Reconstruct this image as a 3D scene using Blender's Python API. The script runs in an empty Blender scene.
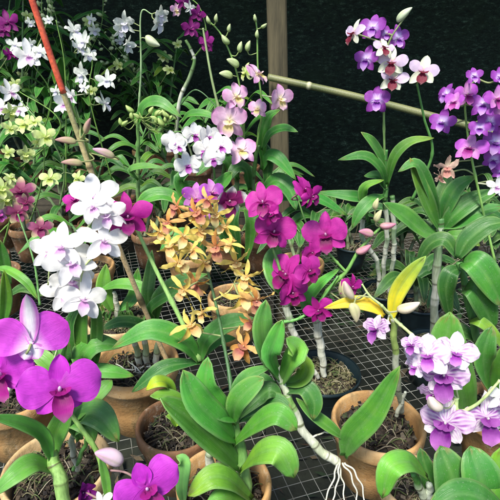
import bpy, math, random
from mathutils import Vector, Matrix, noise
sc = bpy.context.scene
COL = sc.collection
R = random.Random(11)
rad = math.radians
CAM = Vector((0, 0, 1.40)); PITCH = rad(23); FPX = 480.0
FW = Vector((0, math.cos(PITCH), -math.sin(PITCH))); UP = Vector((0, math.sin(PITCH), math.cos(PITCH)))
BENCH = 0.76

def P(px, py, Y):
    """world point that stands at distance Y from the viewer's side of the bench"""
    r = FW + Vector((1, 0, 0)) * ((px - 250) / FPX) + UP * ((250 - py) / FPX)
    return CAM + r * (Y / r.y)
def G(px, py, z):
    r = FW + Vector((1, 0, 0)) * ((px - 250) / FPX) + UP * ((250 - py) / FPX)
    return CAM + r * ((z - CAM.z) / r.z)
def M(n, p):
    """length in metres of n units seen at p"""
    return n * (p - CAM).dot(FW) / FPX

# ------------------------------------------------------------------ materials
def new_mat(name):
    m = bpy.data.materials.new(name); m.use_nodes = True
    nt = m.node_tree; nt.nodes.clear()
    out = nt.nodes.new('ShaderNodeOutputMaterial'); b = nt.nodes.new('ShaderNodeBsdfPrincipled')
    nt.links.new(b.outputs[0], out.inputs[0])
    return m, nt, b, out
def N(nt, t, **kw):
    n = nt.nodes.new(t)
    for k, v in kw.items(): setattr(n, k, v)
    return n
def mixrgb(nt, a, b, fac, mode='MIX'):
    m = N(nt, 'ShaderNodeMix', data_type='RGBA', blend_type=mode)
    def put(i, v):
        if isinstance(v, (int, float)): m.inputs[i].default_value = v
        elif isinstance(v, tuple): m.inputs[i].default_value = v if len(v) == 4 else (*v, 1)
        else: nt.links.new(v, m.inputs[i])
    put(0, fac); put(6, a); put(7, b)
    return m.outputs[2]
def nz(nt, scale, detail=3, rough=.5, vec=None, dist=0):
    n = N(nt, 'ShaderNodeTexNoise'); n.inputs['Scale'].default_value = scale
    n.inputs['Detail'].default_value = detail; n.inputs['Roughness'].default_value = rough
    n.inputs['Distortion'].default_value = dist
    if vec is not None: nt.links.new(vec, n.inputs['Vector'])
    return n.outputs[0]
def ramp(nt, fac, stops):
    r = N(nt, 'ShaderNodeValToRGB')
    while len(r.color_ramp.elements) < len(stops): r.color_ramp.elements.new(.5)
    for e, (p, c) in zip(r.color_ramp.elements, stops):
        e.position = p; e.color = (*c, 1) if isinstance(c, tuple) else (c, c, c, 1)
    nt.links.new(fac, r.inputs[0]); return r.outputs[0]
def geo_pos(nt): return N(nt, 'ShaderNodeTexCoord').outputs['Object']
def bump(nt, b, h, strength, dist=.002):
    n = N(nt, 'ShaderNodeBump'); n.inputs['Strength'].default_value = strength
    n.inputs['Distance'].default_value = dist
    nt.links.new(h, n.inputs['Height']); nt.links.new(n.outputs[0], b.inputs['Normal'])

def petal_material():
    m, nt, b, out = new_mat('petal')
    a = N(nt, 'ShaderNodeAttribute', attribute_name='Col').outputs['Color']
    uv = N(nt, 'ShaderNodeUVMap').outputs[0]
    mp = N(nt, 'ShaderNodeMapping'); mp.inputs['Scale'].default_value = (1.6, 22, 1); nt.links.new(uv, mp.inputs[0])
    v = nz(nt, 2.2, 3, .6, mp.outputs[0])
    vein = ramp(nt, v, [(.34, .80), (.48, .98), (.64, 1.06)])
    c = mixrgb(nt, a, vein, .8, 'MULTIPLY')
    s = ramp(nt, nz(nt, 160, 2, .5, geo_pos(nt)), [(.3, .9), (.7, 1.06)])
    c = mixrgb(nt, c, s, .7, 'MULTIPLY')
    blush = ramp(nt, nz(nt, 55, 5, .7, geo_pos(nt), .6), [(.3, (.74, .66, .80)), (.5, (1, 1, 1)), (.75, (1.08, 1.16, 1.06))])
    lum = N(nt, 'ShaderNodeRGBToBW'); nt.links.new(a, lum.inputs[0])
    inv = N(nt, 'ShaderNodeMapRange'); nt.links.new(lum.outputs[0], inv.inputs[0]); inv.inputs[1].default_value = .3; inv.inputs[2].default_value = .8; inv.inputs[3].default_value = .9; inv.inputs[4].default_value = .12
    c = mixrgb(nt, c, blush, inv.outputs[0], 'MULTIPLY')
    nt.links.new(c, b.inputs['Base Color'])
    b.inputs['Roughness'].default_value = .5; b.inputs['Specular IOR Level'].default_value = .3
    bump(nt, b, v, .4, .0009)
    t = N(nt, 'ShaderNodeBsdfTranslucent'); nt.links.new(c, t.inputs[0])
    mx = N(nt, 'ShaderNodeMixShader'); mx.inputs[0].default_value = .3
    nt.links.new(b.outputs[0], mx.inputs[1]); nt.links.new(t.outputs[0], mx.inputs[2]); nt.links.new(mx.outputs[0], out.inputs[0])
    return m
def leaf_material():
    m, nt, b, out = new_mat('leaf')
    a = N(nt, 'ShaderNodeAttribute', attribute_name='Col').outputs['Color']
    uv = N(nt, 'ShaderNodeUVMap').outputs[0]
    mp = N(nt, 'ShaderNodeMapping'); mp.inputs['Scale'].default_value = (.8, 26, 1); nt.links.new(uv, mp.inputs[0])
    v = nz(nt, 1.6, 2, .6, mp.outputs[0])
    vein = ramp(nt, v, [(.35, .86), (.65, 1.08)])
    c = mixrgb(nt, a, vein, .8, 'MULTIPLY')
    p = geo_pos(nt)
    blot = ramp(nt, nz(nt, 28, 4, .6, p), [(.28, (.58, .66, .72)), (.5, (1, 1, 1)), (.72, (1.45, 1.22, .85))])
    c = mixrgb(nt, c, blot, .8, 'MULTIPLY')
    dust = ramp(nt, nz(nt, 420, 2, .5, p), [(.62, 0.0), (.74, 1.0)])
    c = mixrgb(nt, c, (.34, .40, .28), N(nt, 'ShaderNodeMath', operation='MULTIPLY').outputs[0])
    mm = c.node.inputs[0].links[0].from_node; nt.links.new(dust, mm.inputs[0]); mm.inputs[1].default_value = .25
    spot = ramp(nt, nz(nt, 75, 5, .8, p), [(.67, 0.0), (.72, .75)])
    c = mixrgb(nt, c, (.10, .075, .02), spot)
    film = ramp(nt, nz(nt, 14, 5, .75, p, .8), [(.52, 0.0), (.78, .14)])
    c = mixrgb(nt, c, (.30, .38, .28), film)
    nt.links.new(c, b.inputs['Base Color'])
    rr = ramp(nt, nz(nt, 60, 3, .6, p), [(.3, .27), (.7, .46)]); nt.links.new(rr, b.inputs['Roughness'])
    b.inputs['Specular IOR Level'].default_value = .4
    bump(nt, b, v, .45, .0015)
    t = N(nt, 'ShaderNodeBsdfTranslucent'); tc = mixrgb(nt, c, (1.1, 1.25, .5), 1.0, 'MULTIPLY'); nt.links.new(tc, t.inputs[0])
    mx = N(nt, 'ShaderNodeMixShader'); mx.inputs[0].default_value = .18
    nt.links.new(b.outputs[0], mx.inputs[1]); nt.links.new(t.outputs[0], mx.inputs[2]); nt.links.new(mx.outputs[0], out.inputs[0])
    return m
def stem_material():
    m, nt, b, out = new_mat('stem')
    a = N(nt, 'ShaderNodeAttribute', attribute_name='Col').outputs['Color']
    p = geo_pos(nt)
    mp = N(nt, 'ShaderNodeMapping'); mp.inputs['Scale'].default_value = (260, 260, 30); nt.links.new(p, mp.inputs[0])
    s = nz(nt, 1, 3, .6, mp.outputs[0])
    c = mixrgb(nt, a, ramp(nt, s, [(.3, (.6, .62, .55)), (.6, (1.08, 1.08, 1.05))]), .85, 'MULTIPLY')
    nt.links.new(c, b.inputs['Base Color']); b.inputs['Roughness'].default_value = .5
    bump(nt, b, s, .5, .001)
    return m
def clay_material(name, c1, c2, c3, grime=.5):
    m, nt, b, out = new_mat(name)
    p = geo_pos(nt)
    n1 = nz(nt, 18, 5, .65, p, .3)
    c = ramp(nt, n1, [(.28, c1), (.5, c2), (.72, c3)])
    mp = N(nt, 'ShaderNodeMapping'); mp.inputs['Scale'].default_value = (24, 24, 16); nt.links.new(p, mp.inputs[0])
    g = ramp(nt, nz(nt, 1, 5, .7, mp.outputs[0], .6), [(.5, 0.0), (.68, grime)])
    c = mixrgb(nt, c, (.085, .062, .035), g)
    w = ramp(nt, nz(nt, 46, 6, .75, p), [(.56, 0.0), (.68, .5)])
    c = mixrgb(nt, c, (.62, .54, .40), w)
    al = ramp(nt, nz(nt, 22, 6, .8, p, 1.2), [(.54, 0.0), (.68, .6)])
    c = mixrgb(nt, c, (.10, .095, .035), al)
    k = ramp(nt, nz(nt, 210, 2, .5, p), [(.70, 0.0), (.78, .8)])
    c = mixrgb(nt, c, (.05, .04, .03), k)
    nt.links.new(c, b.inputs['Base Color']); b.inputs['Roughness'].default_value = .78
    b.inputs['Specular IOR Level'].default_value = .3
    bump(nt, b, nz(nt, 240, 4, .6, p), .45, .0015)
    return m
def simple_material(name, c1, c2, scale, rough=.7, bs=.4, bd=.002, stretch=None, metal=0):
    m, nt, b, out = new_mat(name)
    p = geo_pos(nt)
    if stretch:
        mp = N(nt, 'ShaderNodeMapping'); mp.inputs['Scale'].default_value = stretch; nt.links.new(p, mp.inputs[0]); p = mp.outputs[0]
    n1 = nz(nt, scale, 5, .65, p, .2)
    nt.links.new(ramp(nt, n1, [(.3, c1), (.7, c2)]), b.inputs['Base Color'])
    b.inputs['Roughness'].default_value = rough; b.inputs['Metallic'].default_value = metal
    bump(nt, b, n1, bs, bd)
    return m
def attr_material(name, rough=.8, bs=.6):
    m, nt, b, out = new_mat(name)
    a = N(nt, 'ShaderNodeAttribute', attribute_name='Col').outputs['Color']
    n1 = nz(nt, 300, 3, .6, geo_pos(nt))
    nt.links.new(mixrgb(nt, a, ramp(nt, n1, [(.3, .55), (.7, 1.2)]), .8, 'MULTIPLY'), b.inputs['Base Color'])
    b.inputs['Roughness'].default_value = rough; bump(nt, b, n1, bs, .0015)
    return m
def net_material():
    m, nt, b, out = new_mat('shade_cloth')
    p = geo_pos(nt)
    mp = N(nt, 'ShaderNodeMapping'); mp.inputs['Scale'].default_value = (30, 30, 70); nt.links.new(p, mp.inputs[0])
    a = nz(nt, 1, 4, .7, mp.outputs[0], .2)
    mp2 = N(nt, 'ShaderNodeMapping'); mp2.inputs['Scale'].default_value = (130, 130, 260); nt.links.new(p, mp2.inputs[0])
    f = nz(nt, 1, 2, .6, mp2.outputs[0])
    c = ramp(nt, a, [(.38, (.004, .008, .0045)), (.56, (.010, .021, .012)), (.74, (.050, .085, .052))])
    c = mixrgb(nt, c, ramp(nt, f, [(.35, .35), (.65, 1.6)]), .9, 'MULTIPLY')
    g = ramp(nt, nz(nt, 7, 6, .7, p), [(.50, 0.0), (.66, .55)])
    c = mixrgb(nt, c, (.010, .022, .008), g)
    nt.links.new(c, b.inputs['Base Color']); b.inputs['Roughness'].default_value = .75
    b.inputs['Specular IOR Level'].default_value = .2
    bump(nt, b, a, .6, .006)
    return m
MAT = dict(
    frame=simple_material('dark_timber', (.02, .018, .012), (.05, .042, .026), 1, .85, .5, .003, (60, 60, 5)),
    petal=petal_material(), leaf=leaf_material(), stem=stem_material(),
    clay=clay_material('terracotta', (.33, .17, .062), (.50, .285, .110), (.56, .385, .19)),
    clay_pale=clay_material('weathered_terracotta', (.34, .21, .09), (.50, .34, .16), (.55, .42, .24)),
    clay_dark=clay_material('shaded_grimy_terracotta', (.10, .05, .026), (.19, .095, .045), (.28, .15, .075), .8),  # darker clay copy: shade painted into the base colour, plus heavier grime
    plastic=simple_material('black_plastic', (.006, .014, .018), (.014, .03, .036), 30, .38, .15),
    soil=attr_material('potting_mix', .85), wire=simple_material('galvanised_wire', (.10, .085, .06), (.34, .36, .33), 16, .45, .3, .0005),
    wood=simple_material('weathered_timber', (.030, .026, .012), (.115, .095, .048), 1, .8, .6, .003, (60, 60, 5)),
    bamboo=attr_material('bamboo', .5, .25), paint=attr_material('painted_cane', .42, .2),
    net=net_material(),
    ground=simple_material('dark_earth', (.004, .006, .003), (.016, .020, .010), 9, .95, .8, .02),
)

# ------------------------------------------------------------------ mesh building
class MB:
    def __init__(s): s.v = []; s.f = []; s.c = []; s.uv = []
    def grid(s, pts, cols, nu, nv, uvs=None, closed=False):
        b = len(s.v); s.v += pts; s.c += cols
        s.uv += uvs if uvs else [(0, 0)] * len(pts)
        for i in range(nu - 1):
            for j in range(nv if closed else nv - 1):
                j2 = (j + 1) % nv
                s.f.append((b + i * nv + j, b + i * nv + j2, b + (i + 1) * nv + j2, b + (i + 1) * nv + j))
    def poly(s, pts, faces, col):
        b = len(s.v); s.v += pts; s.c += [col] * len(pts); s.uv += [(0, 0)] * len(pts)
        s.f += [tuple(b + i for i in f) for f in faces]
    def build(s, name, mat, parent=None, org=None, smooth=True, solid=0):
        me = bpy.data.meshes.new(name)
        o3 = org if org is not None else Vector((0, 0, 0))
        me.from_pydata([tuple(Vector(v) - o3) for v in s.v], [], s.f)
        ca = me.color_attributes.new('Col', 'FLOAT_COLOR', 'POINT')
        flat = []
        for c in s.c: flat += [c[0], c[1], c[2], 1.0]
        ca.data.foreach_set('color', flat)
        ul = me.uv_layers.new(name='UVMap'); fl = []
        for l in me.loops: fl += s.uv[l.vertex_index]
        ul.data.foreach_set('uv', fl)
        if smooth: me.polygons.foreach_set('use_smooth', [True] * len(me.polygons))
        me.materials.append(mat)
        ob = bpy.data.objects.new(name, me); COL.objects.link(ob)
        if parent is not None: ob.parent = parent
        elif org is not None: ob.location = org
        if solid:
            md = ob.modifiers.new('thickness', 'SOLIDIFY'); md.thickness = solid; md.offset = 0
        return ob
def tag(o, label=None, cat=None, group=None, kind=None):
    if label: o['label'] = label
    if cat: o['category'] = cat
    if group: o['group'] = group
    if kind: o['kind'] = kind
    return o
def empty(name, loc):
    o = bpy.data.objects.new(name, None); COL.objects.link(o); o.location = loc; o.empty_display_size = .02
    return o
def spline(pts, n):
    pts = [Vector(p) for p in pts]
    if len(pts) == 2: return [pts[0].lerp(pts[1], i / (n - 1)) for i in range(n)]
    q = [pts[0] * 2 - pts[1]] + pts + [pts[-1] * 2 - pts[-2]]
    out = []; S = len(pts) - 1
    for i in range(n):
        u = i / (n - 1) * S; k = min(int(u), S - 1); t = u - k
        a, b, c, d = q[k:k + 4]
        out.append(.5 * ((2 * b) + (c - a) * t + (2 * a - 5 * b + 4 * c - d) * t * t + (3 * b - a - 3 * c + d) * t ** 3))
    return out
def lc(a, b, t): return tuple(a[i] + (b[i] - a[i]) * t for i in range(3))
def tube(mb, path, rf, cf, sides=8):
    n = len(path); pts = []; cols = []; uvs = []
    t0 = (path[1] - path[0]).normalized()
    nrm = t0.orthogonal().normalized()
    for i, p in enumerate(path):
        t = (path[min(i + 1, n - 1)] - path[max(i - 1, 0)]).normalized()
        nrm = (nrm - t * nrm.dot(t)).normalized(); bn = t.cross(nrm)
        u = i / (n - 1); r = rf(u)
        for j in range(sides):
            a = 2 * math.pi * j / sides
            pts.append(p + (nrm * math.cos(a) + bn * math.sin(a)) * r); cols.append(cf(u)); uvs.append((u, j / sides))
    mb.grid(pts, cols, n, sides, uvs, True)
    b = len(mb.v)
    mb.v += [path[0], path[-1]]; mb.c += [cf(0), cf(1)]; mb.uv += [(0, 0), (1, 0)]
    for j in range(sides):
        j2 = (j + 1) % sides
        mb.f.append((b, b - n * sides + j2, b - n * sides + j)); mb.f.append((b + 1, b - sides + j, b - sides + j2))
def blob(mb, c, rx, axis, ratio, col, col2=None, nu=7, nv=8, taper=0):
    """ovoid of radius rx, long axis 'axis', length ratio"""
    ax = axis.normalized(); n1 = ax.orthogonal().normalized(); n2 = ax.cross(n1)
    pts = []; cols = []
    for i in range(nu):
        a = math.pi * (i / (nu - 1)); z = -math.cos(a); r = max(math.sin(a), .02) * (1 - taper * z) * (1 - (.22 if taper else 0) * max(0, z) ** 2)
        for j in range(nv):
            b = 2 * math.pi * j / nv
            g = 1 + (.09 * math.cos(3 * b) if taper else 0); bd = (z * z * .35 * rx if taper else 0)
            pts.append(c + ax * z * rx * ratio + n1 * bd + (n1 * math.cos(b) + n2 * math.sin(b)) * r * rx * g); cc_ = lc(col, col2 or col, (z + 1) / 2); cols.append(lc(cc_, (.36, .42, .16), .4 if taper and math.cos(3 * b) < -.6 else 0))
    mb.grid(pts, cols, nu, nv, None, True)

# ------------------------------------------------------------------ petals, flowers
def petal(mb, o, X, Y, Z, ang, L, W, cf, claw=.18, wide=.55, tip=.5, bend=0., cup=0., ruf=0., twist=0., lift=0., rnd=None, nt=11, ns=7, rot=None):
    """o centre, X/Y/Z flower frame; petal grows in direction ang (deg, 90 = up) in the X-Y plane"""
    a = rad(ang); d = X * math.cos(a) + Y * math.sin(a); s_ = -X * math.sin(a) + Y * math.cos(a)
    if lift: d, z_ = d * math.cos(lift) + Z * math.sin(lift), Z * math.cos(lift) - d * math.sin(lift)
    else: z_ = Z
    pts = []; cols = []; uvs = []
    rimk = rnd.uniform(-1, 1) if rnd else 0; tipk = rnd.uniform(-1.1, .8) if rnd else 0; ph = rnd.uniform(0, 6) if rnd else 0; k = 2.2 + (rnd.uniform(0, 1) if rnd else 0)
    for i in range(nt):
        t = i / (nt - 1)
        e = math.log(.5) / math.log(wide)
        w = (math.sin(math.pi * min(t ** e, 1)) ** tip if 0 < t < 1 else 0)
        w = max(w, claw * (1 - t) ** .5) if t < .5 else w
        w = max(w, .03) * W / 2
        tw = twist * t
        for j in range(ns):
            s = (j / (ns - 1)) * 2 - 1
            off = s * w
            zz = bend * L * t * t + cup * w * s * s + ruf * W * math.sin(k * 6.28 * t + ph + s * 2) * abs(s) ** 1.5 * t
            zz += rimk * W * .20 * max(0, abs(s) - .45) * math.sin(3.1 * t + ph) + tipk * L * max(0, t - .6) ** 2
            zz += .025 * W * math.exp(-(s * 5) ** 2) * (1 - t)
            ss = s_ * math.cos(tw) + z_ * math.sin(tw); z2 = z_ * math.cos(tw) - s_ * math.sin(tw)
            pts.append(o + d * (L * t * (1 - .12 * abs(bend) * t)) + ss * off + z2 * zz)
            cols.append(cf(t, s)); uvs.append((t, (s + 1) / 2))
    mb.grid(pts, cols, nt, ns, uvs)

W_ = (.87, .86, .81)
def deep(inner, outer):
    return lambda t, s: lc(lc((.30, .008, .26), inner, min(1, t * 3.2)), outer, min(1, t * .5 + s * s * .5))
def grad(*st):
    def f(t, s):
        for (t0, c0), (t1, c1) in zip(st, st[1:]):
            if t <= t1: return lc(c0, c1, (t - t0) / max(t1 - t0, 1e-4))
        return st[-1][1]
    return f
def solid(c): return lambda t, s: c
def edge(inner, outer, k=2):
    return lambda t, s: lc(inner, outer, min(1, (t * .6 + abs(s) ** k * .55)))
def stripe(mid, side, w=.45):
    return lambda t, s: lc(mid, side, min(1, max(0, (abs(s) - w * .5 * (1.1 - t * .3)) / .3)))
def veined(base, vein, amt=.8):
    def f(t, s):
        v = .5 + .5 * math.cos(s * 19 * (1.1 - .2 * t) + .9 * math.sin(t * 7 + s * 3)); am = amt * (.75 + .35 * math.sin(t * 9 + s * 11))
        return lc(base, vein, min(1, am * (v ** 1.1) * (.35 + .65 * math.sin(math.pi * min(1, t * 1.1 + .1)))))
    return f
MG = (.47, .020, .29); MGd = (.26, .006, .14); PU = (.50, .022, .50); PUl = (.62, .08, .62); VI = (.36, .08, .50); VIl = (.62, .42, .80)
YE = (.80, .56, .10); OR = (.80, .46, .16); LM = (.55, .68, .16); MA = (.17, .012, .035); PK = (.72, .30, .58); PKp = (.80, .56, .72)
CR = (.84, .86, .68)
# kind: pet(L,W,color), sep(L,W,color), lip(size,col_in,col_out), extra
K = {
 'magenta': dict(pet=(.50, .50, grad((0, MGd), (.25, MG), (1, (.54, .040, .35)))), sep=(.49, .27, grad((0, MGd), (.3, MG), (1, (.49, .028, .31)))), lip=(.32, (.12, .003, .06), (.36, .008, .18)), col=(.80, .6, .75)),
 'star': dict(pet=(.52, .38, grad((0, MGd), (.3, (.46, .010, .28)), (1, (.56, .03, .36)))), sep=(.50, .24, grad((0, MGd), (1, (.46, .012, .27)))), lip=(.30, (.12, .004, .07), (.34, .008, .2)), col=(.75, .5, .7), tip=.8),
 'purple': dict(pa=(9, 171), sa=(216, 320), pet=(.52, .54, deep((.50, .035, .50), (.58, .06, .58))), sep=(.40, .27, grad((0, (.55, .10, .58)), (.3, PU), (1, (.54, .04, .55)))), lip=(.30, (.20, .006, .12), (.44, .02, .28)), col=(.82, .7, .84)),
 'plum': dict(pet=(.52, .34, solid((.24, .012, .18))), sep=(.50, .24, solid((.20, .010, .15))), lip=(.30, (.1, .003, .08), (.3, .02, .2)), col=(.5, .3, .45), tip=.8, twist=.5),
 'dusk': dict(pet=(.5, .42, solid((.20, .008, .20))), sep=(.48, .24, solid((.16, .006, .18))), lip=(.34, (.1, .004, .1), (.3, .02, .3)), col=(.6, .4, .6)),
 'white': dict(ruf=.06, pet=(.50, .31, solid(W_)), sep=(.50, .25, solid((.86, .86, .85))), lip=(.26, (.62, .30, .60), (.86, .76, .85)), col=(.8, .6, .78)),
 'whitefar': dict(ruf=.1, twist=.5, pet=(.50, .30, solid((.74, .77, .70))), sep=(.50, .20, solid((.70, .74, .66))), lip=(.32, (.62, .60, .72), (.76, .74, .84)), col=(.8, .85, .7)),
 'whitelip': dict(pet=(.48, .48, solid(W_)), sep=(.46, .30, solid((.84, .83, .84))), lip=(.26, (.26, .01, .24), (.60, .20, .60)), col=(.7, .4, .7)),
 'pale': dict(pet=(.50, .46, grad((0, (.78, .74, .40)), (.3, PKp), (1, PK))), sep=(.48, .30, grad((0, (.78, .7, .5)), (.35, PKp), (1, (.68, .28, .58)))), lip=(.34, (.70, .62, .20), (.78, .52, .62)), col=(.8, .8, .5)),
 'cream': dict(pet=(.52, .34, grad((0, (.6, .30, .45)), (.3, (.72, .56, .74)), (1, (.74, .60, .80)))), sep=(.48, .28, grad((0, (.5, .2, .25)), (.25, CR), (1, (.80, .86, .66)))), lip=(.36, MA, (.20, .02, .04)), col=(.6, .3, .35)),
 'violet': dict(pet=(.50, .41, grad((0, (.84, .80, .86)), (.25, VIl), (.42, (.36, .08, .46)), (1, (.29, .045, .37)))), sep=(.48, .30, grad((0, (.8, .75, .84)), (.26, VIl), (.5, (.34, .07, .44)), (1, (.29, .045, .37)))), lip=(.32, (.22, .03, .36), (.60, .34, .74)), col=(.85, .8, .86)),
 'mauve': dict(pet=(.50, .41, grad((0, (.74, .36, .62)), (.5, (.48, .10, .54)), (1, (.42, .07, .50)))), sep=(.48, .28, grad((0, (.7, .4, .6)), (1, (.56, .14, .58)))), lip=(.34, (.24, .01, .16), (.56, .10, .44)), col=(.8, .6, .4)),
 'yellow': dict(pet=(.60, .165, grad((0, OR), (.3, (.80, .60, .13)), (1, (.82, .66, .18)))), sep=(.52, .165, grad((0, OR), (.25, YE), (1, (.82, .68, .20)))), lip=(.34, (.66, .36, .12), (.86, .76, .34)), col=(.84, .76, .45), tip=.6, twist=1.5, ruf=.26, curl=-.45),
 'amber': dict(pet=(.58, .175, grad((0, (.50, .16, .06)), (.4, OR), (1, (.72, .46, .13)))), sep=(.52, .17, grad((0, (.46, .14, .06)), (.4, (.66, .30, .07)), (1, (.72, .44, .12)))), lip=(.36, (.42, .12, .10), (.72, .38, .20)), col=(.7, .5, .35), tip=.6, twist=1.4, ruf=.24, curl=-.45),
 'lime': dict(ruf=.08, twist=.4, pet=(.50, .32, grad((0, (.46, .62, .12)), (1, (.70, .78, .36)))), sep=(.48, .23, solid((.60, .72, .30))), lip=(.34, (.40, .50, .08), (.70, .76, .36)), col=(.7, .75, .4)),
 'maroon': dict(pet=(.52, .32, grad((0, (.2, .02, .08)), (.7, (.34, .07, .18)), (1, (.55, .42, .3)))), sep=(.48, .28, grad((0, (.24, .03, .09)), (.5, (.40, .12, .20)), (1, (.66, .66, .30)))), lip=(.34, (.14, .005, .06), (.36, .04, .16)), col=(.6, .3, .35)),
 'veined': dict(pet=(.50, .46, veined((.76, .58, .76), (.30, .03, .38), 1.15)), sep=(.46, .30, veined((.82, .76, .80), (.46, .16, .54), .9)), lip=(.42, (.16, .01, .20), (.50, .15, .54)), col=(.82, .78, .70), ruf=.14),
 'fresh': dict(pet=(.48, .48, veined((.82, .70, .80), (.50, .10, .54), .85)), sep=(.46, .34, edge((.82, .66, .80), (.86, .82, .86))), lip=(.30, (.30, .03, .36), (.62, .26, .68)), col=(.8, .7, .75), ruf=.24),
 'ribbon': dict(pa=(33, 147), sa=(242, 298), sk=.30, pet=(.60, .60, grad((0, (.84, .66, .82)), (.35, PUl), (1, (.56, .05, .52)))), sep=(.84, .26, stripe((.86, .80, .86), (.68, .22, .62), .8)), lip=(.30, (.6, .2, .55), (.82, .66, .8)), col=(.85, .8, .84)),
 'hood': dict(pet=(.52, .40, grad((0, (.22, .01, .10)), (.7, (.30, .02, .16)), (.85, W_), (1, W_))), sep=(.50, .32, grad((0, (.26, .02, .12)), (.5, (.36, .04, .2)), (.75, W_), (1, W_))), lip=(.40, (.14, .004, .06), (.36, .03, .2)), col=(.9, .9, .85)),
 'faded': dict(pet=(.46, .22, solid((.62, .42, .34))), sep=(.44, .2, grad((0, (.7, .58, .42)), (1, (.60, .36, .30)))), lip=(.3, (.5, .2, .16), (.66, .34, .28)), col=(.7, .5, .4), twist=1.6, ruf=.2, curl=.6, tip=.6),
}
class Plant:
    def __init__(s, base, label, name='potted_orchid', cat='orchid', group=None, seed=0):
        s.b = Vector(base); s.root = empty(name, s.b); tag(s.root, label, cat, group)
        s.r = random.Random(seed * 77 + 5); s.sp = []
    def put(s, mb, name, mat, parent=None, solid=0):
        return mb.build(name, MAT[mat], parent or s.root, s.b, True, solid)
    def cane(s, pts, r0, r1, top=(.16, .30, .07), low=(.50, .54, .42), nodes=7, white=.0, name='cane', sh=.5):
        path = spline([P(*p) for p in pts], max(40, nodes * 12)); mb = MB()
        ph = s.r.random()
        wob = s.r.uniform(0, 6)
        path = [q + Vector((math.sin(i * .33 + wob), 0, 0)) * .0009 for i, q in enumerate(path)]
        warp = lambda u: u + .035 * math.sin(u * 9 + wob)
        def rf(u):
            k = (warp(u) * nodes + ph) % 1
            return (r0 + (r1 - r0) * u) * (1 - .07 * (1 - abs(2 * k - 1)) ** 2 + (.06 if k < .13 else 0)) * (1 + .15 * math.sin(u * math.pi))
        def cf(u):
            k = (warp(u) * nodes + ph) % 1
            c = lc(low, top, min(1, max(0, (u - sh) / .3 + .5)))
            if k < .10: c = lc(c, (.06, .05, .025), .5 + .4 * math.sin(int(u * nodes) * 2.3))
            elif (int(u * nodes + ph) * 7 % 3) < white * 3: c = lc(c, (.66, .66, .58), .7)
            return c
        tube(mb, path, rf, cf, 10)
        s.put(mb, name, 'stem'); return path
    def spike(s, pts, r=.0016, col=(.16, .30, .06), col2=None, name='flower_spike'):
        path = spline([P(*p) for p in pts], 36); mb = MB()
        tube(mb, path, lambda u: r * (1.25 - .6 * u) * (1.35 if (u * 6 % 1) < .06 else 1), lambda u: lc(col, col2 or col, u), 7)
        s.put(mb, name, 'stem'); s.sp += path; return path
    def _near(s, p, back):
        if not s.sp: return p + back
        return min(s.sp, key=lambda q: (q - p).length + .35 * max(0, q.z - p.z))
    def pedicel(s, mb, p, back, col, r=.0012):
        q = s._near(p, back)
        if (q - p).length > .11: q = p + (q - p).normalized() * .11
        m = p + back * .35 * (q - p).length + (q - p) * .35 
        tube(mb, spline([p, m, q], 12), lambda u: r * (1.2 - .2 * u), lambda u: col, 6)
    def flower(s, px, py, Y, size, kind, yaw=None, pitch=None, roll=0, open_=1.0, lipk=1.0):
        k = K[kind]; r = s.r; p = P(px, py, Y); S = M(size, p)
        base = math.degrees(math.atan2(-p.x, p.y))
        yw = rad(base + ((yaw + r.uniform(-7, 7)) if yaw is not None else r.uniform(-40, 40)))
        pt = rad(pitch if pitch is not None else r.uniform(-4, 40))
        Z = Vector((math.sin(yw) * math.cos(pt), -math.cos(yw) * math.cos(pt), math.sin(pt)))
        X = Vector((0, 0, 1)).cross(Z) * -1; X = -X; X.normalize(); Yv = Z.cross(X).normalized()
        ro = rad(roll + r.uniform(-9, 9)); X, Yv = X * math.cos(ro) + Yv * math.sin(ro), Yv * math.cos(ro) - X * math.sin(ro)
        mb = MB(); tp = k.get('tip', .55); tw = k.get('twist', .12); rf = k.get('ruf', .035); cu = k.get('curl', 0)
        def q(v): return v * r.uniform(.90, 1.08)
        hi = 21 if kind in ('veined', 'fresh') else 9
        fold = (1 - open_) * 1.15
        j = lambda a: a + r.uniform(-9, 9)
        sl, sw, scol = k['sep']; pl, pw, pcol = k['pet']
        o = p - Z * .012 * S
        for a in (90,) + k.get('sa', (226, 314)):
            petal(mb, o, X, Yv, Z, j(a), q(sl) * S * (1 if a == 90 else k.get('sk', 1)), q(sw) * S, scol, .2, .48, max(tp, .62), bend=r.uniform(-.24, .06) + cu * r.uniform(.3, 1.2), cup=.28, ruf=rf * .6, twist=r.uniform(-tw, tw), lift=fold, rnd=r, ns=hi)
        o2 = p
        for a in k.get('pa', (18, 162)):
            petal(mb, o2, X, Yv, Z, j(a), q(pl) * S, q(pw) * S, pcol, .22, .58, tp, bend=r.uniform(-.20, .16) + cu * r.uniform(.3, 1.1), cup=-.10 + r.uniform(-.08, .08), ruf=rf, twist=r.uniform(-tw, tw), lift=fold + r.uniform(0, .12), rnd=r, ns=hi, nt=14)
        # column and pedicel
        blob(mb, p + Z * .055 * S - Yv * .01 * S, .024 * S, (Z * .7 + Yv * .6), 2.3, lc(k['col'], scol(.6, 0), .65), lc(k['col'], scol(.6, 0), .25))
        pedc = (.38, .46, .20) if kind not in ('magenta', 'star', 'purple', 'dusk') else (.42, .26, .26)
        if kind in ('white', 'veined', 'fresh', 'whitelip', 'pale'): pedc = (.62, .66, .46)
        s.pedicel(mb, p - Z * .01 * S, -Z, pedc)
        fl = s.put(mb, 'flower', 'petal')
        # lip: mid lobe curving forward and down, two side lobes curling up round the column
        ls, ci, co = k['lip']; ls *= S * lipk; lb = MB()
        D = (-Yv * .75 + Z * .66).normalized(); Zl = (Z * .75 + Yv * .66).normalized(); o3 = p + Z * .03 * S - Yv * .03 * S
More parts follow.
